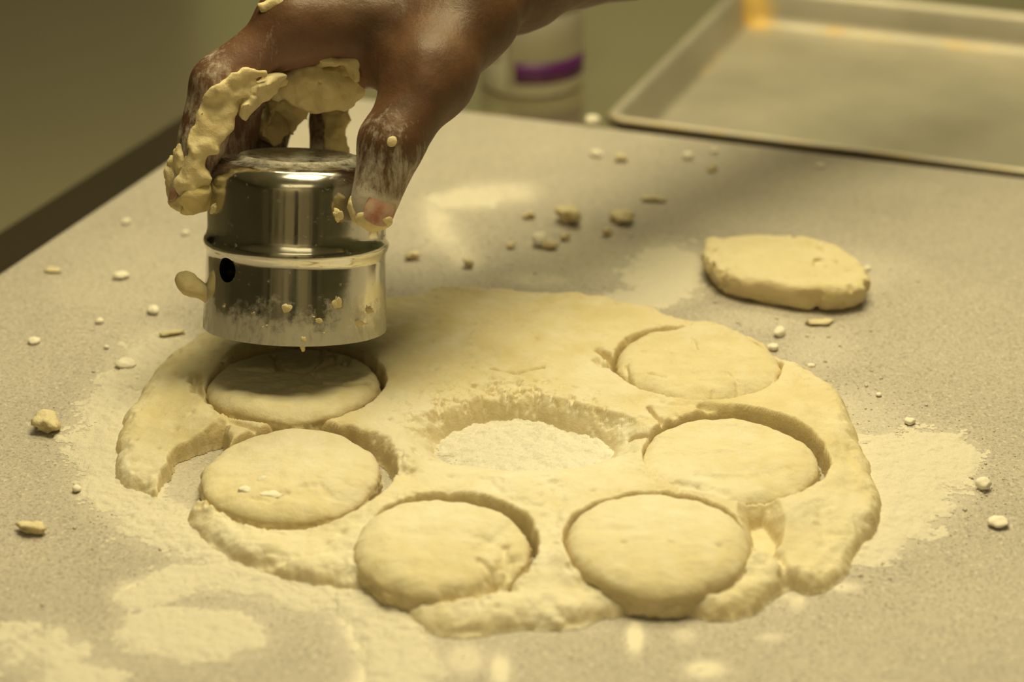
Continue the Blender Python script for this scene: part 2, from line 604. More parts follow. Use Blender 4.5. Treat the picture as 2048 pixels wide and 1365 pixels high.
# rounds: name key -> (cx, cy of the top face, half width px, dome, tilt)
ROUNDS = {
    'under': dict(c=(588, 768), rx=172, T=.0152),
    'left': dict(c=(583, 946), rx=178, T=.0132),
    'lower': dict(c=(884, 1090), rx=174, T=.0145),
    'right_lower': dict(c=(1315, 1082), rx=182, T=.0168),
    'right': dict(c=(1462, 920), rx=176, T=.0125),
    'right_upper': dict(c=(1398, 727), rx=163, T=.0145),
}
def circ(c, rx, z):
    p = G(c[0], c[1], z); q = G(c[0] + rx, c[1], z)
    return p[:2], abs(q[0] - p[0])
# holes in the sheet (centre px, half width px, stretch in depth)
HOLES = [((592, 768), 176, 1.0), ((598, 940), 192, 1.0), ((894, 1085), 179, 1.02), ((1314, 1085), 182.5, 1.0),
         ((1472, 911), 183, 1.04), ((1394, 728), 165, 1.0)]
hx0, hx1 = OP[:, 0].min() - .006, OP[:, 0].max() + .006
hy0, hy1 = OP[:, 1].min() - .006, OP[:, 1].max() + .006
GR = .00056
X, Y = grid_xy(hx0, hx1, hy0, hy1, GR)
d = poly_sdf(X, Y, OP)
d = d + .0020 * fbm(X, Y, scale=.016, octaves=4, seed=3, gain=.52) + .0004
Ro = .0100 + .004 * fbm(X, Y, scale=.05, octaves=2, seed=2)
H = (T - .0015) * (1 - (1 - np.clip(-d / Ro, 0, 1)) ** 2.4) ** .78 + .0015 * sstep(.01, .03, -d)
thin = pix_mask(X, Y, [('e', 270, 930, 200, 130, 1), ('e', 520, 1110, 330, 80, 1), ('e', 980, 1240, 520, 75, 1), ('e', 1480, 1210, 160, 60, .8), ('e', 330, 760, 130, 90, .6), ('e', 1640, 1130, 130, 80, .8), ('e', 1730, 950, 60, 120, .6)])
H = H * (1 - .40 * thin)
# gentle hills and hollows, low towards the middle
hill = fbm(X, Y * 3.2, scale=.022, octaves=4, seed=14) * .0004 + fbm(X, Y, scale=.035, octaves=3, seed=9) * .0018 + fbm(X, Y, scale=.012, octaves=3, seed=19) * .0006
H = np.where(H > 0, H + hill * np.clip(-d / .01, 0, 1), H)
def hole_d(c, rx, st, z=.011, seed=1, rag=.0006):
    p, r = circ(c, rx, z)
    q = np.sqrt((X - p[0]) ** 2 + ((Y - p[1]) / st) ** 2)
    return q - r + rag * fbm(X, Y, scale=.009, octaves=3, seed=seed) + .00035 * fbm(X, Y, scale=.0035, octaves=2, seed=seed + 50)
for i, (c, rx, st) in enumerate(HOLES):
    dh = hole_d(c, rx, st, seed=30 + i)
    hh = T * 1.15 * np.sqrt(np.clip(1 - (1 - np.clip(dh / .0032, 0, 1)) ** 2, 0, 1)) + .25 * np.clip(dh, 0, .02) * 0
    H = np.minimum(H, hh)
    rim = np.exp(-(np.clip(dh, 0, 1) / .0045) ** 2)
    rg = 1 - np.abs(fbm(X, Y, scale=.0042, octaves=3, seed=130 + i)) * 2.2
    patchy = sstep(-.1, .5, fbm(X, Y, scale=.03, octaves=2, seed=140 + i))
    H = np.where(H > .003, H + rim * patchy * rg * .0010, H)
# the open hole in the middle: torn, floury walls sloping in
MH = smooth_closed(G2([(925, 862), (1000, 848), (1100, 856), (1160, 878), (1226, 905), (1205, 935), (1110, 952), (1000, 950), (900, 938), (862, 905)], 0), 1)
mc = MH.mean(0)
qq = poly_sdf(X, Y, MH) + .0012 * fbm(X, Y, scale=.012, octaves=4, seed=60, gain=.6)
back = sstep(mc[1] - .012, mc[1] + .022, Y)
slope = .024 * (1 - back) + .0065 * back
hh = T * 1.1 * np.clip(qq / slope, 0, 1) ** (.62 - .12 * back)
H = np.minimum(H, hh)
ring_m = np.clip(1 - np.abs(qq - .009) / .017, 0, 1)
H = H + (H > 0.001) * ring_m * (.25 + .75 * back) * (fbm(X, Y, scale=.0050, octaves=4, seed=71) * .0014)
H = H - (H > .001) * .0016 * np.exp(-np.clip(qq, 0, 1) / .012)
tearz = np.exp(-((qq - .008) / .012) ** 2) * back
rg = np.abs(fbm(X, Y, scale=.0075, octaves=4, seed=151, gain=.6))
H = np.where(H > .002, H - tearz * .0022 * np.exp(-(rg / .10) ** 2), H)
H = np.where(H > .002, H + tearz * .0012 * sstep(.25, .7, fbm(X, Y, scale=.0034, octaves=2, seed=152)), H)
outz = np.exp(-((-d - .004) / .006) ** 2)
H = np.where(H > .002, H + outz * .0009 * fbm(X, Y, scale=.006, octaves=4, seed=153, gain=.6), H)
# gap between left edge piece and left round: open to the board
gapL = poly_sdf(X, Y, G2([(330, 945), (352, 905), (405, 882), (450, 868), (470, 1000), (430, 1010), (380, 1000), (300, 985)], .006)) + .0012 * fbm(X, Y, scale=.006, seed=81)
H = np.minimum(H, T * np.sqrt(np.clip(1 - (1 - np.clip(gapL / .0045, 0, 1)) ** 2, 0, 1)))
# hollow right of the lower right round
gapR = poly_sdf(X, Y, G2([(1500, 1045), (1528, 1038), (1556, 1072), (1545, 1112), (1508, 1105)], .006)) + .0008 * fbm(X, Y, scale=.006, seed=82)
H = np.minimum(H, .0022 + T * np.clip(gapR / .008, 0, 1) ** .6)
# creases and cracks pressed into the sheet
CREASE = [
    ([(1200, 700), (1225, 715), (1238, 740)], .0016, .006), ([(1195, 720), (1215, 730), (1250, 700), (1290, 680)], .0022, .004),
    ([(1265, 855), (1300, 862), (1345, 838), (1400, 830)], .0012, .005), ([(1300, 815), (1330, 845), (1360, 848)], .0010, .004),
    ([(1400, 810), (1460, 812), (1540, 830)], .0016, .003), ([(985, 735), (1030, 742), (1085, 735)], .0010, .0022),
    ([(830, 880), (850, 905), (900, 890)], .0016, .002), ([(795, 905), (770, 880), (735, 868)], .003, .004),
    ([(690, 858), (740, 880), (800, 938)], .004, .0035),
    ([(530, 1075), (600, 1085), (690, 1070)], .0020, .0012), ([(420, 1040), (470, 1080), (560, 1088)], .002, .0018),
    ([(1560, 1085), (1580, 1140), (1572, 1160)], .002, .003), ([(1640, 1010), (1660, 1060), (1640, 1120)], .004, .0015),
    ([(980, 960), (1010, 990), (1060, 1010)], .003, .0016), ([(1095, 960), (1110, 1010), (1100, 1080)], .004, .0016),
    ([(260, 900), (300, 890), (360, 870), (430, 862)], .0016, .0010), ([(240, 930), (300, 935), (330, 915)], .0016, .0016),
    ([(385, 735), (395, 770), (430, 800)], .002, .004), ([(430, 812), (470, 840), (540, 862)], .0014, .003),
    ([(1100, 1180), (1160, 1205), (1240, 1190)], .003, .002), ([(880, 1225), (960, 1215), (1040, 1222)], .003, .0018),
]
for pts, wd, dp in CREASE:
    q = line_dist(X, Y, G2(pts, T))
    q = np.abs(q + wd * .6 * fbm(X, Y, scale=.004, octaves=3, seed=90))
    H = np.where(H > 0, np.maximum(H - dp * np.exp(-(q / wd) ** 2), np.minimum(H, .0008)), H)
# small pock marks
for k in range(260):
    cx, cy = random.uniform(hx0, hx1), random.uniform(hy0, hy1)
    rr = random.uniform(.0006, .0018)
    i0, j0 = int((cy - hy0) / GR), int((cx - hx0) / GR)
    s = (slice(max(i0 - 8, 0), i0 + 9), slice(max(j0 - 8, 0), j0 + 9))
    q = np.sqrt((X[s] - cx) ** 2 + (Y[s] - cy) ** 2)
    H[s] = np.where(H[s] > .006, H[s] - random.uniform(.0006, .0014) * np.exp(-(q / rr) ** 2), H[s])
H = np.where(H > .0002, H + .00026 * fbm(X, Y, scale=.004, octaves=3, seed=99), 0)
FLY = [('e', 1050, 960, 330, 130, .9), ('e', 1000, 1150, 620, 150, .75), ('e', 560, 1100, 330, 90, .7), ('e', 820, 900, 110, 70, .8), ('e', 270, 960, 110, 60, .6),
       ('e', 1250, 800, 160, 50, .6), ('e', 1650, 1080, 160, 100, .4), ('e', 900, 600, 160, 20, .4)]
o = heightfield('dough_sheet', X, Y, H, D_SHEET, z0=.0002, thr=.0001, extra=pix_mask(X, Y, FLY))
tag(o, 'large flat sheet of rolled biscuit dough with round holes cut through it', 'dough')

# ------------------------------------------------------------------ the cut rounds
def round_dough(key, label, seed, creases=(), flat=0.0, sink=0.0, hollow=None, wob=.0010):
    r_ = ROUNDS[key]
    Tb = r_['T']
    p, R = circ(r_['c'], r_['rx'], Tb * .75)
    nth = 300
    ss = np.concatenate([np.linspace(0, .76, 44), .76 + .24 * np.sin(np.linspace(0, math.pi / 2, 20))[1:]])
    th = np.arange(nth) * 2 * math.pi / nth
    er = R * (1 + .012 * fbm(np.cos(th), np.sin(th), scale=.9, octaves=2, seed=seed)) + wob * .5 * fbm(np.cos(th) * R, np.sin(th) * R, scale=.005, octaves=3, seed=seed + 4)
    S, TH = np.meshgrid(ss, th)
    rad = S * er[:, None]
    Xr, Yr = p[0] + rad * np.cos(TH), p[1] + rad * np.sin(TH)
    edge_r = .0052 / R
    k = np.clip((1 - S) / edge_r / 1.6, 0, 1)
    Zr = Tb * (.55 + .31 * np.sqrt(np.clip(1 - (1 - k) ** 2, 0, 1)) + .14 * (1 - S ** 2.2))
    Zr = Zr + .0012 * fbm(Xr, Yr, scale=.022, octaves=3, seed=seed + 7) + .00035 * fbm(Xr, Yr * 3, scale=.016, octaves=4, seed=seed + 9) + .00025 * fbm(Xr, Yr, scale=.004, octaves=3, seed=seed + 8)
    # front sinks a little more than the back
    Zr = Zr + flat * (Yr - p[1]) / R * Tb * .14
    for pts, wd, dp in creases:
        g = G2(pts, Tb)
        q = np.abs(line_dist(Xr, Yr, g) + wd * .5 * fbm(Xr, Yr, scale=.004, octaves=3, seed=seed + 12))
        Zr = Zr - dp * np.exp(-(q / wd) ** 2)
    if hollow:
        for (cx, cy, rr, dp) in hollow:
            c = G(cx, cy, Tb)
            Zr = Zr - dp * np.exp(-((Xr - c[0]) ** 2 + (Yr - c[1]) ** 2) / rr ** 2)
    # wall
    nw = 9
    wz = np.linspace(1, 0, nw + 1)[1:]
    WX, WY, WZ = [], [], []
    zt = Zr[:, -1]
    for t in wz:
        bulge = er * (1 + .012 * math.sin(math.pi * t)) + .0013 * fbm(np.cos(th) * R * 1.0, np.sin(th) * R, np.full(nth, t * .012), scale=.0045, octaves=4, seed=seed + 20, gain=.65)
        WX.append(p[0] + bulge * np.cos(th)); WY.append(p[1] + bulge * np.sin(th)); WZ.append(zt * t + .0003 * (1 - t))
    Xa = np.concatenate([Xr, np.array(WX).T], 1); Ya = np.concatenate([Yr, np.array(WY).T], 1); Za = np.concatenate([Zr, np.array(WZ).T], 1)
    m = Xa.shape[1]
    V = np.stack([Xa.ravel(), Ya.ravel(), ZT + .0003 + Za.ravel()], 1)
    i = np.arange(nth * m).reshape(nth, m)
    j = np.roll(i, -1, 0)
    f = np.stack([i[:, :-1], i[:, 1:], j[:, 1:], j[:, :-1]], -1).reshape(-1, 4)
    fl_ = pix_mask(V[:, 0], V[:, 1], [('e', 1315, 1060, 230, 130, .75), ('e', 884, 1060, 230, 120, .7), ('e', 620, 960, 200, 80, .65), ('e', 1400, 930, 230, 70, .45), ('e', 1390, 700, 120, 30, .25)])
    o = mesh_obj('biscuit_round', V, f, D_DISC, origin=(p[0], p[1], ZT), attrs={'floury': fl_})
    import bmesh
    bm = bmesh.new(); bm.from_mesh(o.data)
    bmesh.ops.remove_doubles(bm, verts=bm.verts, dist=1e-6)
    bm.to_mesh(o.data); bm.free()
    tag(o, label, 'biscuit', 'raw biscuit rounds cut from the dough')
    return o

round_dough('under', 'raw dough round with cracked top in shadow right under the metal cutter', 101, flat=-1,
            creases=[([(545, 700), (560, 735), (610, 740), (660, 720), (700, 700)], .0012, .0022), ([(625, 745), (640, 770), (690, 775), (740, 760)], .0010, .0018),
                     ([(480, 735), (540, 740), (560, 735)], .0014, .0014), ([(660, 700), (690, 720), (700, 700)], .0009, .0018), ([(640, 690), (640, 720), (600, 745)], .001, .001)],
            hollow=[(600, 745, .016, .0012)])
round_dough('left', 'raw dough round with flour beads on top, just in front of the shadowed round', 121, flat=.3,
            creases=[([(500, 990), (540, 1000), (575, 985)], .0010, .0010), ([(600, 975), (640, 970), (660, 985)], .0014, .0008)])
round_dough('lower', 'raw dough round with a diagonal fold across its right half, nearest the flour pile', 141, flat=.6,
            creases=[([(985, 1145), (1000, 1120), (1010, 1085)], .0018, .0022), ([(890, 1170), (950, 1160), (1005, 1140), (1025, 1105)], .0024, .0030),
                     ([(960, 1090), (1000, 1060), (1030, 1040)], .0040, .0016), ([(960, 1110), (985, 1140), (1000, 1150)], .0014, .0020)],
            hollow=[(980, 1075, .009, .0018)])
round_dough('right_lower', 'thick raw dough round with pitted front wall, nearest the camera on the right', 161, flat=.4,
            creases=[([(1190, 1165), (1250, 1190), (1330, 1196)], .0018, .0012), ([(1420, 1150), (1440, 1165)], .0016, .0020)],
            hollow=[(1433, 1150, .0022, .002), (1247, 1085, .0012, .0012), (1343, 1085, .0012, .0012), (1440, 1088, .0012, .001)])
round_dough('right', 'raw dough round with faint streaks, inside the right end of the sheet', 181, flat=-.5,
            creases=[([(1290, 965), (1340, 960), (1400, 968), (1450, 985)], .002, .0014), ([(1400, 950), (1500, 955), (1600, 935)], .0022, .0010), ([(1395, 968), (1410, 975)], .0012, .0014)])
round_dough('right_upper', 'raw dough round with loose flaky layers on its left rim, farthest right from the cutter', 201, flat=0, wob=.0018,
            creases=[([(1240, 735), (1250, 765), (1290, 790)], .0010, .0030), ([(1252, 722), (1262, 760), (1310, 792)], .0008, .0025), ([(1262, 745), (1275, 775)], .0008, .002),
                     ([(1385, 675), (1395, 700)], .0008, .0012), ([(1298, 742), (1330, 748)], .0006, .0012), ([(1480, 790), (1475, 760), (1455, 745)], .0010, .0012),
                     ([(1425, 785), (1428, 775)], .0008, .0010)])

# ------------------------------------------------------------------ heaps of flour with thickness of their own
def flour_patch(name, label, items, amp=.0010, thr=.45, seed=0, res=.0007, box=None, z0=0.0, mat=None):
    g = G2(box)
    X, Y = grid_xy(g[:, 0].min(), g[:, 0].max(), g[:, 1].min(), g[:, 1].max(), res)
    m = pix_mask(X, Y, items)
    n = fbm(X, Y, scale=.012, octaves=6, seed=seed, gain=.72) * .55
    H = np.clip(m + n * (m > .02) - thr, 0, None) * (m > .05)
    H = amp * (np.clip(H / .25, 0, 1) ** .6) * (.62 + .55 * fbm(X, Y, scale=.004, octaves=4, seed=seed + 5, gain=.65)) + amp * .5 * np.clip(H - .2, 0, 1)
    o = heightfield(name, X, Y, np.clip(H, 0, None), mat or FL, thr=amp * .08, z0=z0 + .0001)
    tag(o, label, 'flour', kind='stuff')
    return o

flour_patch('flour_dusting', 'white flour covering the board inside the open middle hole of the dough', [('e', 1068, 892, 215, 85, 1.1)], .0022, .42, 1, box=[(800, 780), (1330, 780), (840, 990), (1300, 990)], mat=FLB)
flour_patch('flour_dusting', 'fan of loose flour spreading from the right end of the dough sheet', DUST[2:5], .0011, .42, 2, box=[(1600, 820), (2080, 820), (1600, 1180), (2080, 1180)])
flour_patch('flour_dusting', 'oval smear of flour on the board near the lower left corner', [('e', 385, 1270, 168, 58, 1.0)], .0010, .46, 3, box=[(150, 1180), (620, 1180), (150, 1365), (620, 1365)])
flour_patch('flour_dusting', 'ragged flour along the left edge of the dough sheet', [DUST[0]], .0012, .55, 4, box=[(80, 680), (760, 680), (40, 1230), (760, 1230)])
flour_patch('flour_dusting', 'heap of flour below the folded dough round at the bottom edge', [('l', [(735, 1175), (765, 1260), (800, 1330), (760, 1420)], 88, 1.0)], .0016, .42, 5, box=[(560, 1120), (980, 1120), (560, 1640), (980, 1640)])
flour_patch('flour_dusting', 'bright flour patch beside the left end of the loose dough scrap', [('e', 1330, 548, 92, 68, 1.0), ('e', 1290, 598, 90, 20, .9)], .0007, .46, 6, box=[(1150, 440), (1480, 440), (1150, 640), (1480, 640)])
flour_patch('flour_dusting', 'curved trail of flour on the board behind the cutter', [DUST[10], ('e', 930, 398, 90, 22, .8)], .0007, .56, 7, box=[(780, 340), (1120, 340), (780, 580), (1120, 580)])
flour_patch('flour_dusting', 'thin arched trail of flour above the oval smear, lower left', [('l', [(270, 1195), (380, 1155), (480, 1160), (600, 1190)], 55, .85)], .0008, .5, 9, box=[(200, 1080), (720, 1080), (160, 1260), (720, 1260)])
flour_patch('flour_dusting', 'flour smear in the bottom left corner of the board', [('e', 60, 1300, 150, 60, .8), ('e', 150, 1360, 120, 40, .8)], .0009, .5, 8, box=[(-320, 1180), (400, 1180), (-320, 1500), (400, 1500)])

# ------------------------------------------------------------------ loose scrap of dough
def blob_mesh(name, fn, lo, hi, h, mat, parent=None, rel=1, **kw):
    V, F = surface_nets(fn, lo, hi, h)
    if rel: V = relax(V, F, rel)
    return mesh_obj(name, V, F, mat, parent, **kw)

scrap_top = smooth_closed(G2([(1398, 482), (1450, 470), (1560, 467), (1640, 481), (1702, 503), (1740, 540), (1743, 572), (1690, 585), (1600, 582), (1540, 568), (1470, 558), (1418, 532)], .0125), 1)
c0 = scrap_top.mean(0)
def scrap_fn(X, Y, Z):
    z = Z - ZT
    g = 1 - .10 * sstep(.008, 0, z)
    d2 = poly_sdf(c0[0] + (X - c0[0]) / g, c0[1] + (Y - c0[1]) / g, scrap_top)
    zh = .0140 + .0012 * fbm(X, Y, scale=.025, octaves=2, seed=5)
    dz = np.abs(z - zh / 2) - zh / 2
    rr = .004
    a, b = d2 + rr, dz + rr
    d = np.minimum(np.maximum(a, b), 0) + np.sqrt(np.maximum(a, 0) ** 2 + np.maximum(b, 0) ** 2) - rr
    # seam low on the front wall
    seam = np.abs(z - .006 - .0015 * fbm(X, Y, scale=.02, seed=6))
    d = d + .0016 * np.exp(-(seam / .0012) ** 2) * sstep(-.006, 0, d2)
    left = sstep(c0[0] - .018, c0[0] - .034, X)
    d = d + .0012 * fbm(X, Y, Z, scale=.0055, octaves=4, seed=8, gain=.65) * (.50 + 1.5 * left + .6 * sstep(.010, .003, z))
    d = d + .0016 * 1.3 * sstep(.22, .7, fbm(X, Y, Z, scale=.0055, octaves=2, seed=18)) * sstep(c0[0] - .01, c0[0] + .015, X)
    return d
lo = [scrap_top[:, 0].min() - .006, scrap_top[:, 1].min() - .006, ZT - .002]
hi = [scrap_top[:, 0].max() + .006, scrap_top[:, 1].max() + .006, ZT + .026]
V, F = surface_nets(scrap_fn, lo, hi, .0009)
V = relax(V, F, 1)
V[:, 2] = np.maximum(V[:, 2], ZT + .0002)
o = mesh_obj('dough_scrap', V, F, D_LUMP)
tag(o, 'thick oblong scrap of leftover dough lying alone behind the sheet', 'dough')

# ------------------------------------------------------------------ crumbs
K_ = D_LUMP
def nugget(px, py, wx, wy, hz, label, seed, mat=None, rot=0.0, ring=False, z=0.0, group=None, parent=None):
    if mat is FL: mat = BEAD
    c = G(px, py, z)
    dd = np.linalg.norm(c - np.array([0, 0, ZT + HC]))
    sc = dd / FPX
    rx, ry, rz = wx * sc, wy * sc, hz * sc
    import bmesh
    bm = bmesh.new()
    bmesh.ops.create_icosphere(bm, subdivisions=3 if max(wx, wy) > 9 else 2, radius=1)
    v = np.array([q.co[:] for q in bm.verts]); F = np.array([[q.index for q in f.verts] for f in bm.faces]); bm.free()
    nrm = 1 + (.75 if mat is K_ else .35) * fbm(v[:, 0] + seed, v[:, 1], v[:, 2], scale=.9, octaves=4, seed=seed)
    v = v * np.clip(nrm, .45, 1.7)[:, None]
    if ring:
        r = np.hypot(v[:, 0], v[:, 1]); v[:, 2] *= np.where(v[:, 2] > 0, .55 + .6 * np.exp(-((r - .62) / .22) ** 2), 1)
    v = v * [rx, ry, rz]
    cs, sn = math.cos(rot), math.sin(rot)
    v = np.stack([v[:, 0] * cs - v[:, 1] * sn, v[:, 0] * sn + v[:, 1] * cs, v[:, 2]], 1)
    v[:, 2] -= v[:, 2].min() * .85
    v[:, 2] = np.maximum(v[:, 2], 0)
    v = v + c + np.array([0, 0, .0002])
    o = mesh_obj('dough_crumb' if mat is not BEAD else 'flour_clump', v, F, mat or D_LUMP, origin=c)
    tag(o, label, 'crumb', group)
    return o
K = D_LUMP
crumbs = [
    (253, 735, 21, 19, 8, 'round flat floury crumb with a dimple, left of the dough sheet', FL, 0, True),
    (97, 863, 20, 26, 15, 'plump dough nugget on bare board near the left edge', K, .4, False),
    (64, 1067, 25, 16, 9, 'knobbly dough crumb on grey board near the lower left edge', K, -.4, False),
    (243, 557, 17, 12, 6, 'pale flat crumb on the board left of the cutter, beside a smaller one', FL, .2, False),
    (107, 543, 13, 9, 4, 'small yellow crumb near the far left edge of the board', K, -.4, False),
    (348, 670, 24, 10, 4, 'long thin dough flake lying behind the left tip of the dough sheet', K, .2, False),
    (200, 647, 8, 8, 5, 'tiny white flour bead above the round flat floury crumb', FL, 0, False),
    (68, 687, 11, 9, 6, 'white flour bead on the speckled board by the left picture edge', FL, 0, False),
    (308, 626, 10, 15, 7, 'upright oval flour clump below the cutter hole, on the board', FL, .2, False),
    (213, 698, 5, 5, 3, 'minute white grain just left of the round flat crumb', FL, 0, False),
    (154, 984, 9, 9, 6, 'single white bead between flour edge and left side of the board', FL, 0, False),
    (252, 448, 9, 9, 5, 'pale blurred grain on the board near its far left edge', FL, 0, False),
    (372, 470, 8, 8, 4, 'pale grain on the board close to the finger holding the cutter', FL, 0, False),
    (1304, 403, 22, 12, 5, 'flat yellow dough flake on the board behind the scrap', K, 0, False),
    (1185, 250, 15, 14, 12, 'white flour lump at the rear board edge, in front of the tray corner', FL, 0, False),
    (1240, 322, 11, 11, 7, 'right one of two small crumbs just in front of the bottle side of the board', K, 0, False),
    (1193, 313, 11, 9, 6, 'left one of two small crumbs nearest the rear board edge', FL, 0, False),
    (1376, 318, 12, 10, 7, 'pale crumb on the rear board strip in front of the tray', FL, 0, False),
    (1428, 306, 9, 8, 5, 'faint white crumb close against the tray shadow', FL, 0, False),
    (1424, 342, 11, 9, 6, 'yellowish crumb in front of the faint white ones by the tray', K, 0, False),
    (1640, 336, 9, 8, 5, 'lone pale grain far right on the rear board strip', FL, 0, False),
    (1142, 447, 21, 22, 17, 'tallest dough crumb behind the sheet, with a dark left side', K, .2, False),
    (1245, 444, 20, 20, 12, 'angular dough crumb between the tallest crumb and the scrap', K, .7, False),
    (1212, 472, 11, 9, 6, 'small crumb just in front of the angular dough crumb', K, 0, False),
    (1060, 437, 14, 10, 7, 'small crumb left of the tallest crumb, beyond the flour trail', K, 0, False),
    (1078, 491, 14, 15, 13, 'smooth pale upright crumb in front of the tallest one', FL, .3, False),
    (1104, 497, 14, 9, 7, 'flat crumb touching the right side of the smooth pale crumb', K, .1, False),
    (1130, 481, 11, 8, 6, 'little crumb right behind the flat one', K, 0, False),
    (1022, 497, 9, 8, 6, 'little crumb left of the smooth pale upright crumb', K, 0, False),
    (1636, 648, 30, 12, 5, 'long yellow dough flake in front of the loose scrap', K, .25, False),
    (1558, 672, 12, 12, 9, 'white bead of flour behind the flaky dough round', FL, 0, False),
    (1546, 700, 11, 10, 7, 'white bead touching the rear right rim of the flaky dough round', FL, 0, False),
    (1622, 736, 9, 7, 5, 'small white bead on the sheet edge right of the flaky round', FL, 0, False),
    (1818, 848, 11, 10, 7, 'small bead at the rear rim of the right flour fan', FL, 0, False),
    (1966, 979, 15, 15, 11, 'round bead at the right tip of the flour fan', FL, 0, False),
    (1995, 1052, 20, 15, 10, 'floury lump on the board in front of the right flour fan', FL, .3, False),
    (1757, 793, 6, 5, 4, 'tiny grain on grey speckled board right of the sheet', FL, 0, False),
    (402, 762, 9, 9, 9, 'upper white bead in the gap left of the shadowed round', FL, 0, False),
    (403, 800, 10, 9, 8, 'lower white bead in the gap left of the shadowed round', FL, 0, False),
    (825, 520, 14, 10, 7, 'olive crumb on the board just right of the cutter', K, 0, False),
    (935, 535, 12, 9, 7, 'crumb at the front end of the curved flour trail', K, 0, False),
    (1735, 540, 8, 8, 4, 'pale grain beside the right end of the loose scrap', FL, 0, False),
]
for i, (px_, py_, wx, wy, hz, lab, mt, rot, ring) in enumerate(crumbs):
    zz = .0
    if (px_, py_) in ((1622, 736),): zz = .006
    nugget(px_, py_, wx, wy, hz, lab, 300 + i, mt, rot, ring, z=zz)
# beads on the left round
for i, (px_, py_, wx, wy, hz, lab) in enumerate([
        (524, 966, 10, 9, 7, 'round bead of flour on the left dough round, behind the wet smear'),
        (489, 985, 13, 11, 6, 'oval flour bead at the left of the wet smear on the left round'),
        (546, 992, 26, 17, 5, 'broad wet flour smear on the left dough round'),
        (690, 945, 14, 10, 4, 'pale flake of flour near the right rim of the left dough round')]):
    nugget(px_, py_, wx, wy, hz, lab, 400 + i, FL, .1, False, z=.0112)

# fine grains nobody could count
rng = np.random.default_rng(5)
def grains(name, label, centres, n, smin_, smax_, zfun=None):
    base_v = np.array([(1, 0, 0), (-.5, .87, 0), (-.5, -.87, 0), (0, 0, 1.1)])
    base_f = np.array([(0, 1, 3), (1, 2, 3), (2, 0, 3), (0, 2, 1)])
    Vs, Fs = [], []
    for k in range(n):
        cx, cy, sx, sy = centres[rng.integers(len(centres))]
        p_ = G(cx + rng.normal() * sx, cy + rng.normal() * sy)
        if poly_sdf(np.array([p_[0]]), np.array([p_[1]]), OP)[0] < .002: continue
        s_ = rng.uniform(smin_, smax_) * (1 + (rng.random() < .06) * 1.2)
        a_ = rng.uniform(0, 6.3)
        v = base_v * s_
        v = np.stack([v[:, 0] * math.cos(a_) - v[:, 1] * math.sin(a_), v[:, 0] * math.sin(a_) + v[:, 1] * math.cos(a_), v[:, 2] + .0001], 1) + p_
        Fs.append(base_f + 4 * len(Vs)); Vs.append(v)
    o = mesh_obj(name, np.concatenate(Vs), np.concatenate(Fs), FL, smooth=False)
    tag(o, label, 'flour', kind='stuff')
grains('flour_grains', 'fine loose flour grains scattered over the speckled board', [
    (240, 850, 70, 110), (300, 1040, 90, 60), (1080, 540, 180, 40), (1700, 560, 130, 60), (1780, 850, 70, 50), (1920, 1000, 60, 70),
    (1500, 640, 120, 30), (1640, 760, 70, 40), (350, 620, 130, 60), (900, 460, 70, 50), (1250, 1290, 300, 40), (300, 1180, 160, 60),
    (1240, 480, 130, 40), (1700, 1180, 120, 40)], 1500, .00022, .0006)

# ------------------------------------------------------------------ metal cutter
CB = P(590, 653, .9075)
tb, rl = math.radians(13.5), math.radians(2.3)
AX = np.array([math.sin(rl), math.sin(tb) * math.cos(rl), math.cos(tb) * math.cos(rl)])
AX /= np.linalg.norm(AX)
XA = np.array([1.0, 0, 0]); XA = XA - AX * (XA @ AX); XA /= np.linalg.norm(XA)
YA = np.cross(AX, XA)
def cut2w(v):
    v = np.asarray(v, float)
    return CB + v[..., 0:1] * XA + v[..., 1:2] * YA + v[..., 2:3] * AX

def cutter_material():
    m = M('polished_cutter_steel', v4(.72, .70, .66), .13, 1.0)
    sep = m.n('ShaderNodeSeparateXYZ')
    m.l(m.coord(), sep.inputs[0])
    z = sep.outputs['Z']
    at = m.attr('height')
    n1 = m.noise(130, 6, .7)
    low = m.math('MULTIPLY', m.math('SUBTRACT', .017, at), 70.0)
    k = m.math('ADD', low, m.math('MULTIPLY', m.math('SUBTRACT', n1, .5), 3.2))
    hi_ = m.math('MULTIPLY', m.math('SUBTRACT', at, .0722), 400.0)
    k2 = m.math('ADD', hi_, m.math('MULTIPLY', m.math('SUBTRACT', n1, .5), 2.4))
    k = m.math('MAXIMUM', m.math('MULTIPLY', k, 1.0, True), m.math('MULTIPLY', k2, .9, True))
    spots = m.ramp(m.noise(260, 6, .75), [(.60, 0.0), (.72, 1.0)])
    strk = m.ramp(m.noise(420, 5, .7, coord=m.scaled((1, 1, .22))), [(.35, .55), (.65, 1.25)])
    k = m.math('MAXIMUM', m.math('MULTIPLY', m.math('MULTIPLY', k, .68), strk), m.math('MULTIPLY', spots, .35))
    cb = m.mix(m.attr('inside'), v4(.60, .585, .54), v4(.05, .042, .03))  # inside faces coloured near black for the dim interior
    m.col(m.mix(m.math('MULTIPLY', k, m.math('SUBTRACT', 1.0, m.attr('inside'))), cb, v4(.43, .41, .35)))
    m.l(m.math('SUBTRACT', 1.0, k, True), m.b.inputs['Metallic'])
    smear = m.ramp(m.noise(45, 5, .6), [(.4, .10), (.7, .20)])
    m.l(m.math('ADD', smear, m.math('MULTIPLY', k, .6)), m.b.inputs['Roughness'])
    m.bump(m.noise(180, 4, .6), .05, .0004)
    return m.m
CUTM = cutter_material()
r1, r2 = .0386, .0381
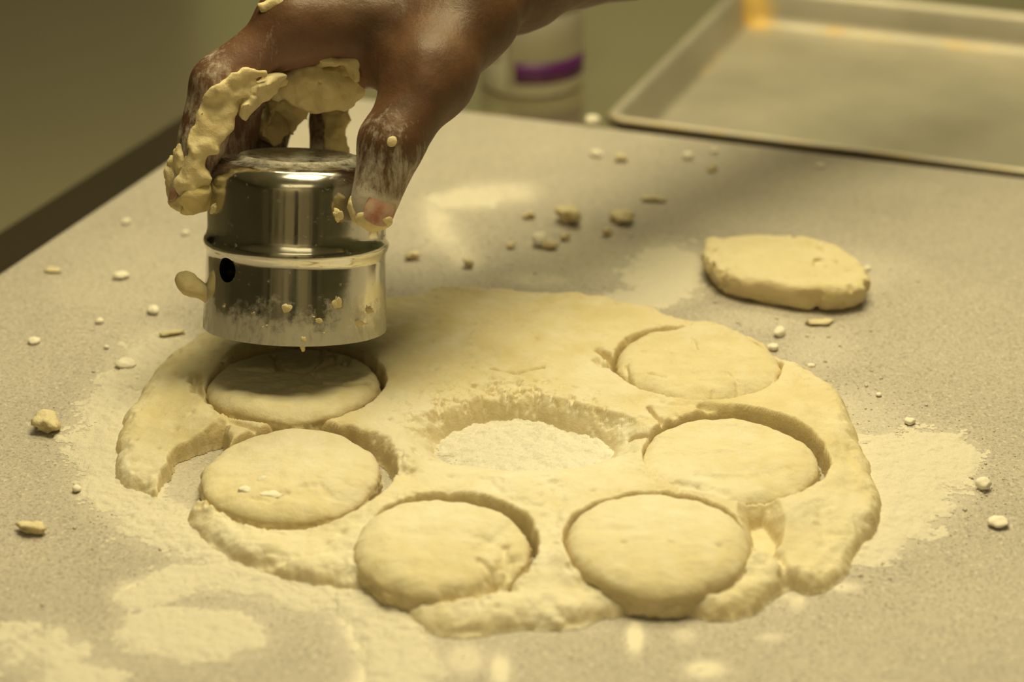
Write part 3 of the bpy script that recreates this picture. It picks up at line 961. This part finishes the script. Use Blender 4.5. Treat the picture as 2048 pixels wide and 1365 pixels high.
prof = [(r1 + .0009, 0), (r1 + .0008, .003), (r1 + .0005, .010), (r1 + .0001, .020), (r1 - .0004, .0335), (r1 + .0005, .0352), (r1 + .0012, .0372), (r1 + .0007, .0392),
        (r2 + .0003, .0405), (r2, .043), (r2, .050), (r2, .056), (r2, .0640)]
for k in range(1, 11):
    t = k / 10 * math.pi / 2
    prof.append((r2 - .0090 * (1 - math.cos(t)), .0640 + .0090 * math.sin(t)))
prof += [(r2 - .012, .0732), (r2 - .0135, .0744), (r2 - .015, .0746), (r2 - .0165, .0738), (.012, .0734), (.0, .0734)]
_p = [prof[0]]
for q_ in prof[1:]:
    n_ = max(1, int(math.hypot(q_[0] - _p[-1][0], q_[1] - _p[-1][1]) / .0018)) if q_[0] > .03 else 1
    a_ = _p[-1]
    for k in range(1, n_ + 1): _p.append((a_[0] + (q_[0] - a_[0]) * k / n_, a_[1] + (q_[1] - a_[1]) * k / n_))
prof = _p
wt = .0009
inner = [(max(r - wt, 0), z - (wt if z > .06 else 0)) for r, z in prof][::-1]
inner[-1] = (prof[0][0] - wt * .5, 0)
full = prof + inner
n_th = 240
Vc, Fc = lathe(full, n_th)
_t = np.arctan2(Vc[:, 1], Vc[:, 0]); _r = np.hypot(Vc[:, 0], Vc[:, 1])
_k = 1 + (.0060 * fbm(np.cos(_t), np.sin(_t), Vc[:, 2] * 1.5, scale=.30, octaves=3, seed=77, gain=.6)) * (_r > .03)   # small dents run down the sides
Vc[:, 0] *= _k; Vc[:, 1] *= _k
bc = empty('biscuit_cutter', tuple(CB))
tag(bc, 'shiny round metal biscuit cutter held tilted above the dough', 'cutter')
# body with a real vent hole through the wall
import bmesh
bm = bmesh.new()
for p_ in Vc: bm.verts.new(p_)
bm.verts.ensure_lookup_table()
for f_ in Fc:
    try: bm.faces.new([bm.verts[i] for i in f_])
    except ValueError: pass
bmesh.ops.remove_doubles(bm, verts=bm.verts, dist=1e-6)
# close the bottom lip
bmesh.ops.holes_fill(bm, edges=[e for e in bm.edges if e.is_boundary], sides=4)
bot_o = [v for v in bm.verts if abs(v.co.z) < 1e-7]
bmesh.ops.recalc_face_normals(bm, faces=bm.faces[:])
me = bpy.data.meshes.new('cutter_tmp'); bm.to_mesh(me); bm.free()
tmp = bpy.data.objects.new('cutter_tmp', me); COL.objects.link(tmp)
ang = math.radians(-132.5)
hole_dir = Vector((math.cos(ang), math.sin(ang), 0))
bm = bmesh.new()
bmesh.ops.create_cone(bm, cap_ends=True, segments=40, radius1=.0052, radius2=.0052, depth=.02)
rotm = hole_dir.to_track_quat('Z', 'Y').to_matrix().to_4x4()
bmesh.ops.transform(bm, matrix=rotm, verts=bm.verts)
bmesh.ops.translate(bm, vec=hole_dir * r1 + Vector((0, 0, .0290)), verts=bm.verts)
m2 = bpy.data.meshes.new('drill_tmp'); bm.to_mesh(m2); bm.free()
drill = bpy.data.objects.new('drill_tmp', m2); COL.objects.link(drill)
md = tmp.modifiers.new('b', 'BOOLEAN'); md.object = drill; md.operation = 'DIFFERENCE'; md.solver = 'EXACT'
dg = bpy.context.evaluated_depsgraph_get()
ev = tmp.evaluated_get(dg)
em = bpy.data.meshes.new_from_object(ev)
Vl = np.array([v.co[:] for v in em.vertices])
Fl = [tuple(p_.vertices) for p_ in em.polygons]
for q in (tmp, drill): bpy.data.objects.remove(q, do_unlink=True)
rl_ = np.hypot(Vl[:, 0], Vl[:, 1])
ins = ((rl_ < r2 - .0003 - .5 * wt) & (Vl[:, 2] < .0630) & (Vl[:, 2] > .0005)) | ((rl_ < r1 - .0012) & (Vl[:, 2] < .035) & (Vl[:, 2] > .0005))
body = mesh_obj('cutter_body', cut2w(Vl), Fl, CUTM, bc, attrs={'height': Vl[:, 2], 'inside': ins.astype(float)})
body.data.set_sharp_from_angle(angle=math.radians(38))

def stuck(name, centre_w, r, seed, mat=D_STUCK, parent=None, scale=(1, 1, 1), label=None, amp=.35):
    bm = bmesh.new(); bmesh.ops.create_icosphere(bm, subdivisions=3, radius=1)
    v = np.array([q.co[:] for q in bm.verts]); F = np.array([[q.index for q in f.verts] for f in bm.faces]); bm.free()
    v = v * (1 + amp * fbm(v[:, 0] + seed * 3.1, v[:, 1], v[:, 2], scale=.8, octaves=4, seed=seed))[:, None]
    v = v * np.array(scale) * r + centre_w
    o = mesh_obj(name, v, F, mat, parent)
    if label: o['label'] = label
    return o
def on_cutter(px_, z_, out=0.0005, rr=None):
    """angle from the photo x, height along the axis"""
    R_ = (rr or (r1 if z_ < .037 else r2)) + out
    cx_ = 590 + 3 * z_ / .01 * .4
    s_ = max(-.99, min(.99, (px_ - cx_) / 4720 / R_))
    return cut2w(np.array([R_ * s_, -R_ * math.sqrt(1 - s_ * s_), z_]))
for i, (px_, z_, r_, sc_) in enumerate([(686, .0165, .0030, (1, .4, 1.1)), (592, .0150, .0022, (1, .5, 1)), (530, .0125, .0017, (1, .5, 1)), (640, .011, .0018, (1.6, .5, .8)),
                                        (622, .0010, .0024, (.7, .6, 1.2)), (446, .054, .0022, (1, .5, 1.5)), (686, .054, .0028, (.9, .4, 1.6)), (470, .014, .0014, (1, .6, 1)),
                                        (740, .0135, .0026, (1.3, .5, .9)), (560, .0075, .0018, (1.4, .5, .8)), (720, .008, .002, (1.5, .5, .8)), (655, .0055, .0016, (1.6, .5, .8))]):
    stuck('dough_bit', on_cutter(px_, z_, -.0002), r_ * 1.05, 500 + i, parent=bc, scale=(sc_[0], sc_[1] * .6, sc_[2] * .8), amp=.9)
tail = [P(418, 592, .893), P(400, 580, .892), P(378, 570, .892), P(368, 560, .892)]
def tail_fn(X, Y, Z):
    d = 1e9
    for (a_, b_, ra, rb) in ((0, 1, .0035, .0032), (1, 2, .0032, .0045), (2, 3, .0045, .004)):
        d = smin(d, capsule(X, Y, Z, tail[a_], tail[b_], ra, rb), .002)
    return d + .0008 * fbm(X, Y, Z, scale=.004, octaves=3, seed=4)
tl = np.array(tail)
blob_mesh('dough_bit', tail_fn, tl.min(0) - .008, tl.max(0) + .008, .0008, D_STUCK, bc)

# ------------------------------------------------------------------ the hand
def skin_material():
    m = M('brown_skin', rough=.5, spec=.35)
    base = m.ramp(m.noise(38, 5, .6), [(.3, v4(.066, .034, .018)), (.55, v4(.105, .054, .029)), (.8, v4(.15, .080, .046))])
    palm = m.mix(m.math('MULTIPLY', m.attr('palm'), .45), base, v4(.38, .20, .16))
    fl = m.attr('flour')
    st = m.noise(230, 9, .8, coord=m.scaled((1.3, 1.3, .25)))
    pt = m.noise(60, 5, .6)
    k = m.math('SUBTRACT', m.math('ADD', fl, m.math('ADD', m.math('MULTIPLY', st, .6), m.math('MULTIPLY', pt, .4))), .94)
    k = m.math('MULTIPLY', k, 6.0, True)
    k = m.math('MULTIPLY', k, .62)
    m.col(m.mix(k, palm, v4(.72, .68, .60)))
    m.l(m.math('ADD', m.math('MULTIPLY', k, .4), .46), m.b.inputs['Roughness'])
    m.b.inputs['Subsurface Weight'].default_value = .10
    m.b.inputs['Subsurface Radius'].default_value = (.006, .002, .001)
    m.b.inputs['Subsurface Scale'].default_value = .4
    p_ = m.bump(m.noise(260, 6, .6, coord=m.scaled((1, 1, .6))), .35, .0008)
    wv = m.n('ShaderNodeTexVoronoi', Scale=420.0, feature='DISTANCE_TO_EDGE')
    m.l(m.coord(), wv.inputs['Vector'])
    p_ = m.bump(m.ramp(wv.outputs['Distance'], [(0, 0.0), (.10, 1.0)]), .10, .0002, p_)
    m.bump(m.noise(90, 5, .6), .35, .0016, p_)
    return m.m
SKIN = skin_material()

J = dict(
    wr=P(1015, -70, .925), fa=P(1260, -132, .985), el=P(1900, -330, 1.17),
    tc=P(935, 25, .895), tm=P(858, 150, .872), ti=P(783, 290, .861), tt=P(752, 412, .8610),
    wb=P(722, 112, .905),
    im=P(590, 50, .885), ip=P(436, 168, .878), idd=P(405, 285, .8795), it=P(394, 378, .8825),
    mm=P(615, 0, .912), mp=P(500, 140, .912), md=P(474, 250, .922), mt=P(470, 350, .927),
    rm=P(660, -5, .938), rp=P(575, 135, .938), rd=P(540, 250, .9400), rt=P(528, 350, .9385),
    pm=P(720, 20, .955), pp=P(668, 140, .947), pd=P(656, 245, .9440), pt=P(652, 340, .9385),
)
def touch(k_, rr_):
    q = J[k_] - CB
    h_ = q @ AX
    rad_ = q - AX * h_
    J[k_] = CB + AX * h_ + rad_ / np.linalg.norm(rad_) * (r2 + rr_ + .0002)
for k_, rr_ in (('it', .0078), ('mt', .0080), ('rt', .0078), ('pt', .0072), ('tt', .0098)): touch(k_, rr_)
def hand_fn(X, Y, Z):
    c = lambda a, b, ra, rb: capsule(X, Y, Z, J[a], J[b], ra, rb)
    pts = lambda *q: q
    index = smin(smin(c('im', 'ip', .0125, .0115), c('ip', 'idd', .0112, .0098), .004), c('idd', 'it', .0098, .0078), .003)
    middle = smin(smin(c('mm', 'mp', .0120, .0108), c('mp', 'md', .0105, .0092), .004), c('md', 'mt', .0092, .0080), .003)
    ring = smin(smin(c('rm', 'rp', .0115, .0102), c('rp', 'rd', .0100, .0090), .004), c('rd', 'rt', .0090, .0078), .003)
    pinky = smin(smin(c('pm', 'pp', .0105, .0092), c('pp', 'pd', .0090, .0082), .004), c('pd', 'pt', .0082, .0072), .003)
    thumb = smin(c('tm', 'ti', .0160, .0132), c('ti', 'tt', .0135, .0098), .004)
    thumb = smin(thumb, c('tc', 'tm', .0215, .0165), .010)
    palm = c('wr', 'im', .024, .0145)
    for k_, ra, rb in (('mm', .024, .0150), ('rm', .023, .0150), ('pm', .022, .0145)):
        palm = smin(palm, c('wr', k_, ra, rb), .010)
    palm = smin(palm, c('tc', 'im', .019, .0135), .012)
    palm = smin(palm, capsule(X, Y, Z, J['im'], J['pm'], .013, .013), .010)
    palm = smin(palm, capsule(X, Y, Z, J['tm'], J['wb'], .015, .0115), .010)
    palm = smin(palm, capsule(X, Y, Z, J['wb'], J['pm'], .0115, .0125), .010)
    arm = smin(c('wr', 'fa', .0265, .0285), c('fa', 'el', .0285, .042), .01)
    d = smin(palm, arm, .014)
    d = smin(d, thumb, .010)
    for f_ in (index, middle, ring, pinky):
        d = smin(d, f_, .0045)
    # knuckle creases and soft irregularity
    d = d + .0008 * fbm(X, Y, Z, scale=.014, octaves=3, seed=15)
    return d
jj = np.array([J[k_] for k_ in J if k_ != 'el'])
lo = jj.min(0) - .045
hi = jj.max(0) + .045
hi[0] = J['el'][0] + .05; hi[1] = max(hi[1], J['el'][1] + .05); hi[2] = max(hi[2], J['el'][2] + .05)
print('hand box', lo, hi)
V, F = surface_nets(hand_fn, lo, hi, .0022)
V = relax(V, F, 2)
def near(V, names, r0, r1_):
    d_ = np.full(len(V), 9.)
    for a_, b_ in names:
        d_ = np.minimum(d_, capsule(V[:, 0], V[:, 1], V[:, 2], J[a_], J[b_], 0, 0))
    return 1 - sstep(r0, r1_, d_)
fl = near(V, [('ip', 'idd'), ('idd', 'it'), ('mp', 'mt'), ('rp', 'rt'), ('pp', 'pt'), ('ti', 'tt')], .010, .034) * .50
fl = np.maximum(fl, near(V, [('im', 'ip'), ('rm', 'rp'), ('mm', 'mp'), ('pm', 'pp')], .012, .03) * .40)
fl = np.maximum(fl, near(V, [('tm', 'ti')], .012, .03) * .30)
fl = np.maximum(fl, near(V, [('it', 'it'), ('tt', 'tt'), ('mt', 'mt'), ('rt', 'rt'), ('pt', 'pt')], .008, .02) * .72)
cc = cut2w(np.array([0, 0, .055]))
# palm side: surface facing the cutter axis below the palm
inner_d = np.linalg.norm(V - (CB + AX * .086), axis=1)
pal = (1 - sstep(.030, .052, inner_d))
hand = empty('person', tuple(J['wr']))
tag(hand, 'bare brown hand with dough on its fingers, reaching down to grip the cutter', 'person')
mesh_obj('hand', V, F, SKIN, hand, attrs={'flour': fl, 'palm': pal})

# nails
NAIL = M('fingernail', v4(.38, .16, .13), .4)
_c = NAIL.ramp(NAIL.noise(200, 4), [(.35, v4(.34, .14, .11)), (.62, v4(.46, .32, .25))]); NAIL.col(_c)
def nail(tip, prev, out, rx, ry):
    up = J[prev] - J[tip]; up /= np.linalg.norm(up)
    out = np.array(out, float); out = out - up * (out @ up); out /= np.linalg.norm(out)
    sd = np.cross(up, out)
    r_tip = {'tt': .0102, 'it': .0074, 'mt': .0082, 'rt': .0080, 'pt': .0074}[tip]
    c_ = J[tip] - up * .0015
    n_, m_ = 16, 14
    Vn, Fn = [], []
    for lay in (0, 1):
        for i in range(n_):
            for j in range(m_):
                a_ = (i / (n_ - 1) * 2 - 1); b_ = (j / (m_ - 1) * 2 - 1)
                # squircle outline
                a2 = a_ * math.sqrt(1 - b_ * b_ / 2.6); b2 = b_ * math.sqrt(1 - a_ * a_ / 2.6)
                th_ = a2 * rx / r_tip
                rr_ = r_tip + (.00025 if lay == 0 else -.0010) - .0008 * b2 * b2
                Vn.append(c_ + out * rr_ * math.cos(th_) + sd * rr_ * math.sin(th_) + up * ry * b2 + up * .0004)
    N_ = n_ * m_
    for i in range(n_ - 1):
        for j in range(m_ - 1):
            q = i * m_ + j
            Fn.append((q, q + 1, q + m_ + 1, q + m_)); Fn.append((N_ + q, N_ + q + m_, N_ + q + m_ + 1, N_ + q + 1))
    for i in range(n_ - 1):
        for j in (0, m_ - 1):
            q = i * m_ + j
            Fn.append((q, q + m_, N_ + q + m_, N_ + q))
    for j in range(m_ - 1):
        for i in (0, n_ - 1):
            q = i * m_ + j
            Fn.append((q, q + 1, N_ + q + 1, N_ + q))
    o_ = mesh_obj('fingernail', np.array(Vn), Fn, NAIL.m, hand)
    return o_
o = nail('tt', 'ti', (.42, -1, .1), .0074, .0064); o['label'] = 'pink thumbnail dusted with flour'
for t_, p_ in (('it', 'idd'), ('mt', 'md'), ('rt', 'rd'), ('pt', 'pd')):
    axp = CB + AX * ((J[t_] - CB) @ AX)
    nail(t_, p_, J[t_] - axp, .0062, .0060)

# dough clinging to the hand
def smear(name, chain, k=.003, amp=.0011, mat=D_STUCK, h=.0010, label=None, seed=40, scale=.005):
    pts_ = [P(a_, b_, c_) for a_, b_, c_, r_ in chain]; rs = [q[3] for q in chain]
    def fn(X, Y, Z):
        d_ = None
        if len(pts_) == 1:
            d_ = capsule(X, Y, Z, pts_[0], pts_[0] + 1e-5, rs[0], rs[0])
        for i in range(len(pts_) - 1):
            q = capsule(X, Y, Z, pts_[i], pts_[i + 1], rs[i], rs[i + 1])
            d_ = q if d_ is None else smin(d_, q, k)
        return d_ + amp * fbm(X, Y, Z, scale=scale, octaves=4, seed=seed)
    a_ = np.array(pts_); mr = max(rs) + .004
    o_ = blob_mesh(name, fn, a_.min(0) - mr, a_.max(0) + mr, h, mat, hand)
    if label: o_['label'] = label
    return o_
def coat(chain, thick=.0022, h=.0010, mat=D_STUCK, label=None, seed=60, rag=.0042, lump=.0016):
    pts_ = [P(a_, b_, c_) for a_, b_, c_, r_ in chain]; rs = [q[3] for q in chain]
    if len(pts_) == 1: pts_.append(pts_[0] + 1e-5); rs.append(rs[0])
    def fn(X, Y, Z):
        d_ = None
        for i in range(len(pts_) - 1):
            q = capsule(X, Y, Z, pts_[i], pts_[i + 1], rs[i], rs[i + 1])
            d_ = q if d_ is None else smin(d_, q, .002)
        d_ = d_ + rag * fbm(X, Y, Z, scale=.011, octaves=4, seed=seed, gain=.6)
        hd = hand_fn(X, Y, Z)
        shell = hd - thick - lump * fbm(X, Y, Z, scale=.006, octaves=3, seed=seed + 3)
        a_, b_ = d_ + .0012, shell + .0012
        d_ = np.minimum(np.maximum(a_, b_), 0) + np.sqrt(np.maximum(a_, 0) ** 2 + np.maximum(b_, 0) ** 2) - .0012
        return np.maximum(d_, -(hd + .0022))
    a_ = np.array(pts_); mr = max(rs) + .006
    o_ = blob_mesh('dough_smear', fn, a_.min(0) - mr, a_.max(0) + mr, h, mat, hand)
    if label: o_['label'] = label
    return o_
coat([(545, 170, .868, .0055), (500, 184, .866, .0080), (455, 205, .864, .0095), (430, 240, .866, .0098), (410, 285, .868, .0085), (392, 330, .870, .0070), (388, 372, .871, .0085)],
     thick=.0030, lump=.0020, label='thick cream coat of dough along the index finger')
coat([(545, 185, .878, .0085), (515, 215, .880, .0085)], thick=.0050, seed=66)
coat([(392, 395, .876, .0085), (396, 412, .880, .0085)], thick=.0042, mat=D_WET, seed=67, label='yellowish dough capping the index fingertip')
coat([(368, 362, .885, .0090), (374, 392, .885, .0085)], thick=.0030, seed=69, h=.0009)
coat([(366, 300, .875, .0035), (360, 335, .876, .0030)], thick=.0016, seed=68, h=.0008)
smear('dough_smear', [(570, 166, .900, .0075), (610, 170, .898, .0095), (650, 170, .898, .0100), (694, 168, .900, .0080)], seed=44, amp=.0024, scale=.0065, k=.006, label='wide pad of dough stuck under the palm')
coat([(560, 205, .925, .0095), (590, 215, .925, .0090), (545, 245, .929, .0085)], thick=.0045, seed=45, lump=.003)
smear('dough_smear', [(570, 205, .922, .0065), (595, 222, .922, .0055), (582, 262, .926, .0030)], seed=52, amp=.0028, scale=.008)
coat([(676, 200, .932, .0085), (680, 250, .931, .0080), (686, 305, .928, .0070)], thick=.0030, seed=46)
coat([(660, 140, .888, .0065), (690, 145, .888, .0060)], thick=.0014, seed=47, rag=.006)
coat([(728, 440, .8560, .0042), (750, 458, .8560, .0050), (776, 450, .856, .0042)], thick=.0018, seed=48, h=.0007, rag=.0015, lump=.0006, label='pale dough rim along the end of the thumb')
coat([(785, 284, .8475, .0024)], thick=.0003, seed=49, h=.0006, rag=.001, lump=.0004)
coat([(546, 10, .874, .0050), (560, -6, .874, .0050)], thick=.0020, seed=50)
coat([(700, 400, .862, .0040), (706, 432, .860, .0035)], thick=.0012, seed=51, h=.0008, rag=.002)

# ------------------------------------------------------------------ bottle standing on the counter
WHITE = plain('bottle_plastic', v4(.62, .62, .56), .35)
LABEL = plain('paper_label', v4(.66, .65, .62), .5)
PURPLE = M('purple_print', v4(.10, .012, .14), .45).m
GREY = M('grey_print', v4(.25, .25, .20), .5).m
bcn = G(1063, 166, ZC)
bp = (bcn[0], bcn[1], ZT + ZC + .0003)
br = .0342
bottle = empty('bottle', bp)
tag(bottle, 'white plastic bottle with a purple-striped label standing on the counter', 'bottle')
pr = [(0, 0), (br - .003, 0), (br - .001, .0012), (br, .004), (br, .02), (br, .10), (br, .125), (br - .002, .135), (br - .010, .148), (br - .018, .155), (br - .019, .165), (0, .165)]
Vt, Ft = lathe(pr, 72)
mesh_obj('bottle_body', Vt + np.array(bp), Ft, WHITE, bottle)
pr = [(0, .1655), (.017, .1655), (.018, .167), (.018, .185), (.016, .188), (0, .188)]
Vt, Ft = lathe(pr, 48)
mesh_obj('cap', Vt + np.array(bp), Ft, LABEL, bottle)
def wrap(name, a0, a1, z0, z1, off, mat, parent):
    n_ = 30
    th_ = np.radians(np.linspace(a0, a1, n_))
    V_ = []
    for r_ in (br + off, br + off - .0002):
        for z_ in (z0, z1):
            for t in th_: V_.append((bp[0] + r_ * math.cos(t), bp[1] + r_ * math.sin(t), bp[2] + z_))
    F_ = []
    for i in range(n_ - 1):
        F_ += [(i, i + 1, n_ + i + 1, n_ + i), (2 * n_ + i, 3 * n_ + i, 3 * n_ + i + 1, 2 * n_ + i + 1),
               (i, 2 * n_ + i, 2 * n_ + i + 1, i + 1), (n_ + i, n_ + i + 1, 3 * n_ + i + 1, 3 * n_ + i)]
    for e in (0, n_ - 1): F_.append((e, n_ + e, 3 * n_ + e, 2 * n_ + e))
    return mesh_obj(name, V_, F_, mat, parent)
lab = wrap('label', -119, 60, .006, .118, .0004, LABEL, bottle)
wrap('stripe', -109, -8, .0105, .0245, .0007, PURPLE, lab)
wrap('print_line', -76, -25, .056, .062, .0007, GREY, lab)
wrap('print_line', -84, -30, .070, .074, .0007, GREY, lab)
wrap('print_line', -158, -128, .024, .030, .0005, GREY, lab)

# ------------------------------------------------------------------ sheet pan behind the board
def pan_material():
    m = M('aged_aluminium', v4(.60, .60, .55), .5, 1.0)
    st = m.attr('grease')
    n1 = m.noise(45, 5, .6)
    k = m.math('MULTIPLY', m.math('SUBTRACT', m.math('ADD', st, n1), .85), 2.6, True)
    cl = m.ramp(m.noise(14, 5, .6), [(.3, v4(.44, .42, .36)), (.7, v4(.58, .55, .48))])
    m.col(m.mix(m.attr('lip_shade'), m.mix(k, cl, v4(.72, .50, .14)), v4(.03, .02, .008)))
    m.l(m.math('SUBTRACT', .6, m.math('MAXIMUM', m.math('MULTIPLY', k, .5), m.attr('lip_shade')), True), m.b.inputs['Metallic'])
    m.bump(m.noise(30, 3), .1, .001)
    return m.m
PAN = pan_material()
zr = ZC + .0264
F0 = G(1203, 233, zr)[:2]
tx = G(2048, 341, zr)[:2] - F0; tx /= np.linalg.norm(tx)
far = G(1478, -36, zr)[:2]
ty = far - F0; PW = float(np.linalg.norm(ty)); ty /= PW
PL = .46
def rrect(inset, rad, n_=10, sub=26):
    """rounded rectangle ring in pan coordinates, same count for every ring"""
    x0, x1, y0, y1 = inset, PL - inset, inset, PW - inset
    pts_ = []
    cs = [(x0 + rad, y0 + rad, 180), (x1 - rad, y0 + rad, 270), (x1 - rad, y1 - rad, 0), (x0 + rad, y1 - rad, 90)]
    for i, (cx_, cy_, a0) in enumerate(cs):
        arc = [(cx_ + rad * math.cos(math.radians(a0 + 90 * k_ / n_)), cy_ + rad * math.sin(math.radians(a0 + 90 * k_ / n_))) for k_ in range(n_ + 1)]
        pts_ += arc
        nx_ = cs[(i + 1) % 4]
        e_ = (nx_[0] + rad * math.cos(math.radians(nx_[2])), nx_[1] + rad * math.sin(math.radians(nx_[2])))
        for k_ in range(1, sub): pts_.append((arc[-1][0] + (e_[0] - arc[-1][0]) * k_ / sub, arc[-1][1] + (e_[1] - arc[-1][1]) * k_ / sub))
    return pts_
rings = [(.0065, .010, -.0135), (.0045, .010, -.0085), (.0008, .012, -.0065), (0, .0125, -.0030), (.0012, .012, -.0005), (.004, .011, 0), (.0068, .010, -.0008), (.0085, .010, -.004), (.0120, .0115, -.018),
         (.0135, .012, -.0230), (.0160, .013, -.0250), (.0200, .014, -.0255), (.04, .016, -.0256), (.08, .02, -.0256), (.11, .02, -.0256)]
Vp, gr, bu = [], [], []
nr0 = len(rrect(.02, .01))
for ins, rad, dz in rings:
    for (a_, b_) in rrect(ins, rad):
        w_ = F0 + tx * a_ + ty * b_
        Vp.append((w_[0], w_[1], ZT + zr + dz))
        dc = math.hypot(a_ - .016, b_ - (PW - .016))
        g_ = .75 * math.exp(-(dc / .020) ** 2)
        if ins < .003: g_ = max(g_, .42)
        if dz < -.015 and .012 < ins < .02: g_ = max(g_, .36)
        if a_ > .02 and b_ > PW - .03 and dz < -.02: g_ = max(g_, .38)
        gr.append(g_); bu.append(1.0 if (ins < .0066 and dz < -.0025 and len(bu) < 4 * nr0) else 0.0)  # outer lip painted dark as the shaded slot behind the board
nr = len(rrect(.02, .01))
Fp = []
for k_ in range(len(rings) - 1):
    for i in range(nr):
        a_, b_ = k_ * nr + i, k_ * nr + (i + 1) % nr
        Fp.append((a_, b_, b_ + nr, a_ + nr))
Fp.append(tuple(range((len(rings) - 1) * nr, len(rings) * nr)))
po = mesh_obj('baking_tray', Vp, Fp, PAN, attrs={'grease': gr, 'lip_shade': bu})
sm = po.modifiers.new('thickness', 'SOLIDIFY'); sm.thickness = .0008; sm.offset = -1
tag(po, 'shallow aluminium baking tray with yellow baked-on grease in its corner, behind the board', 'tray')
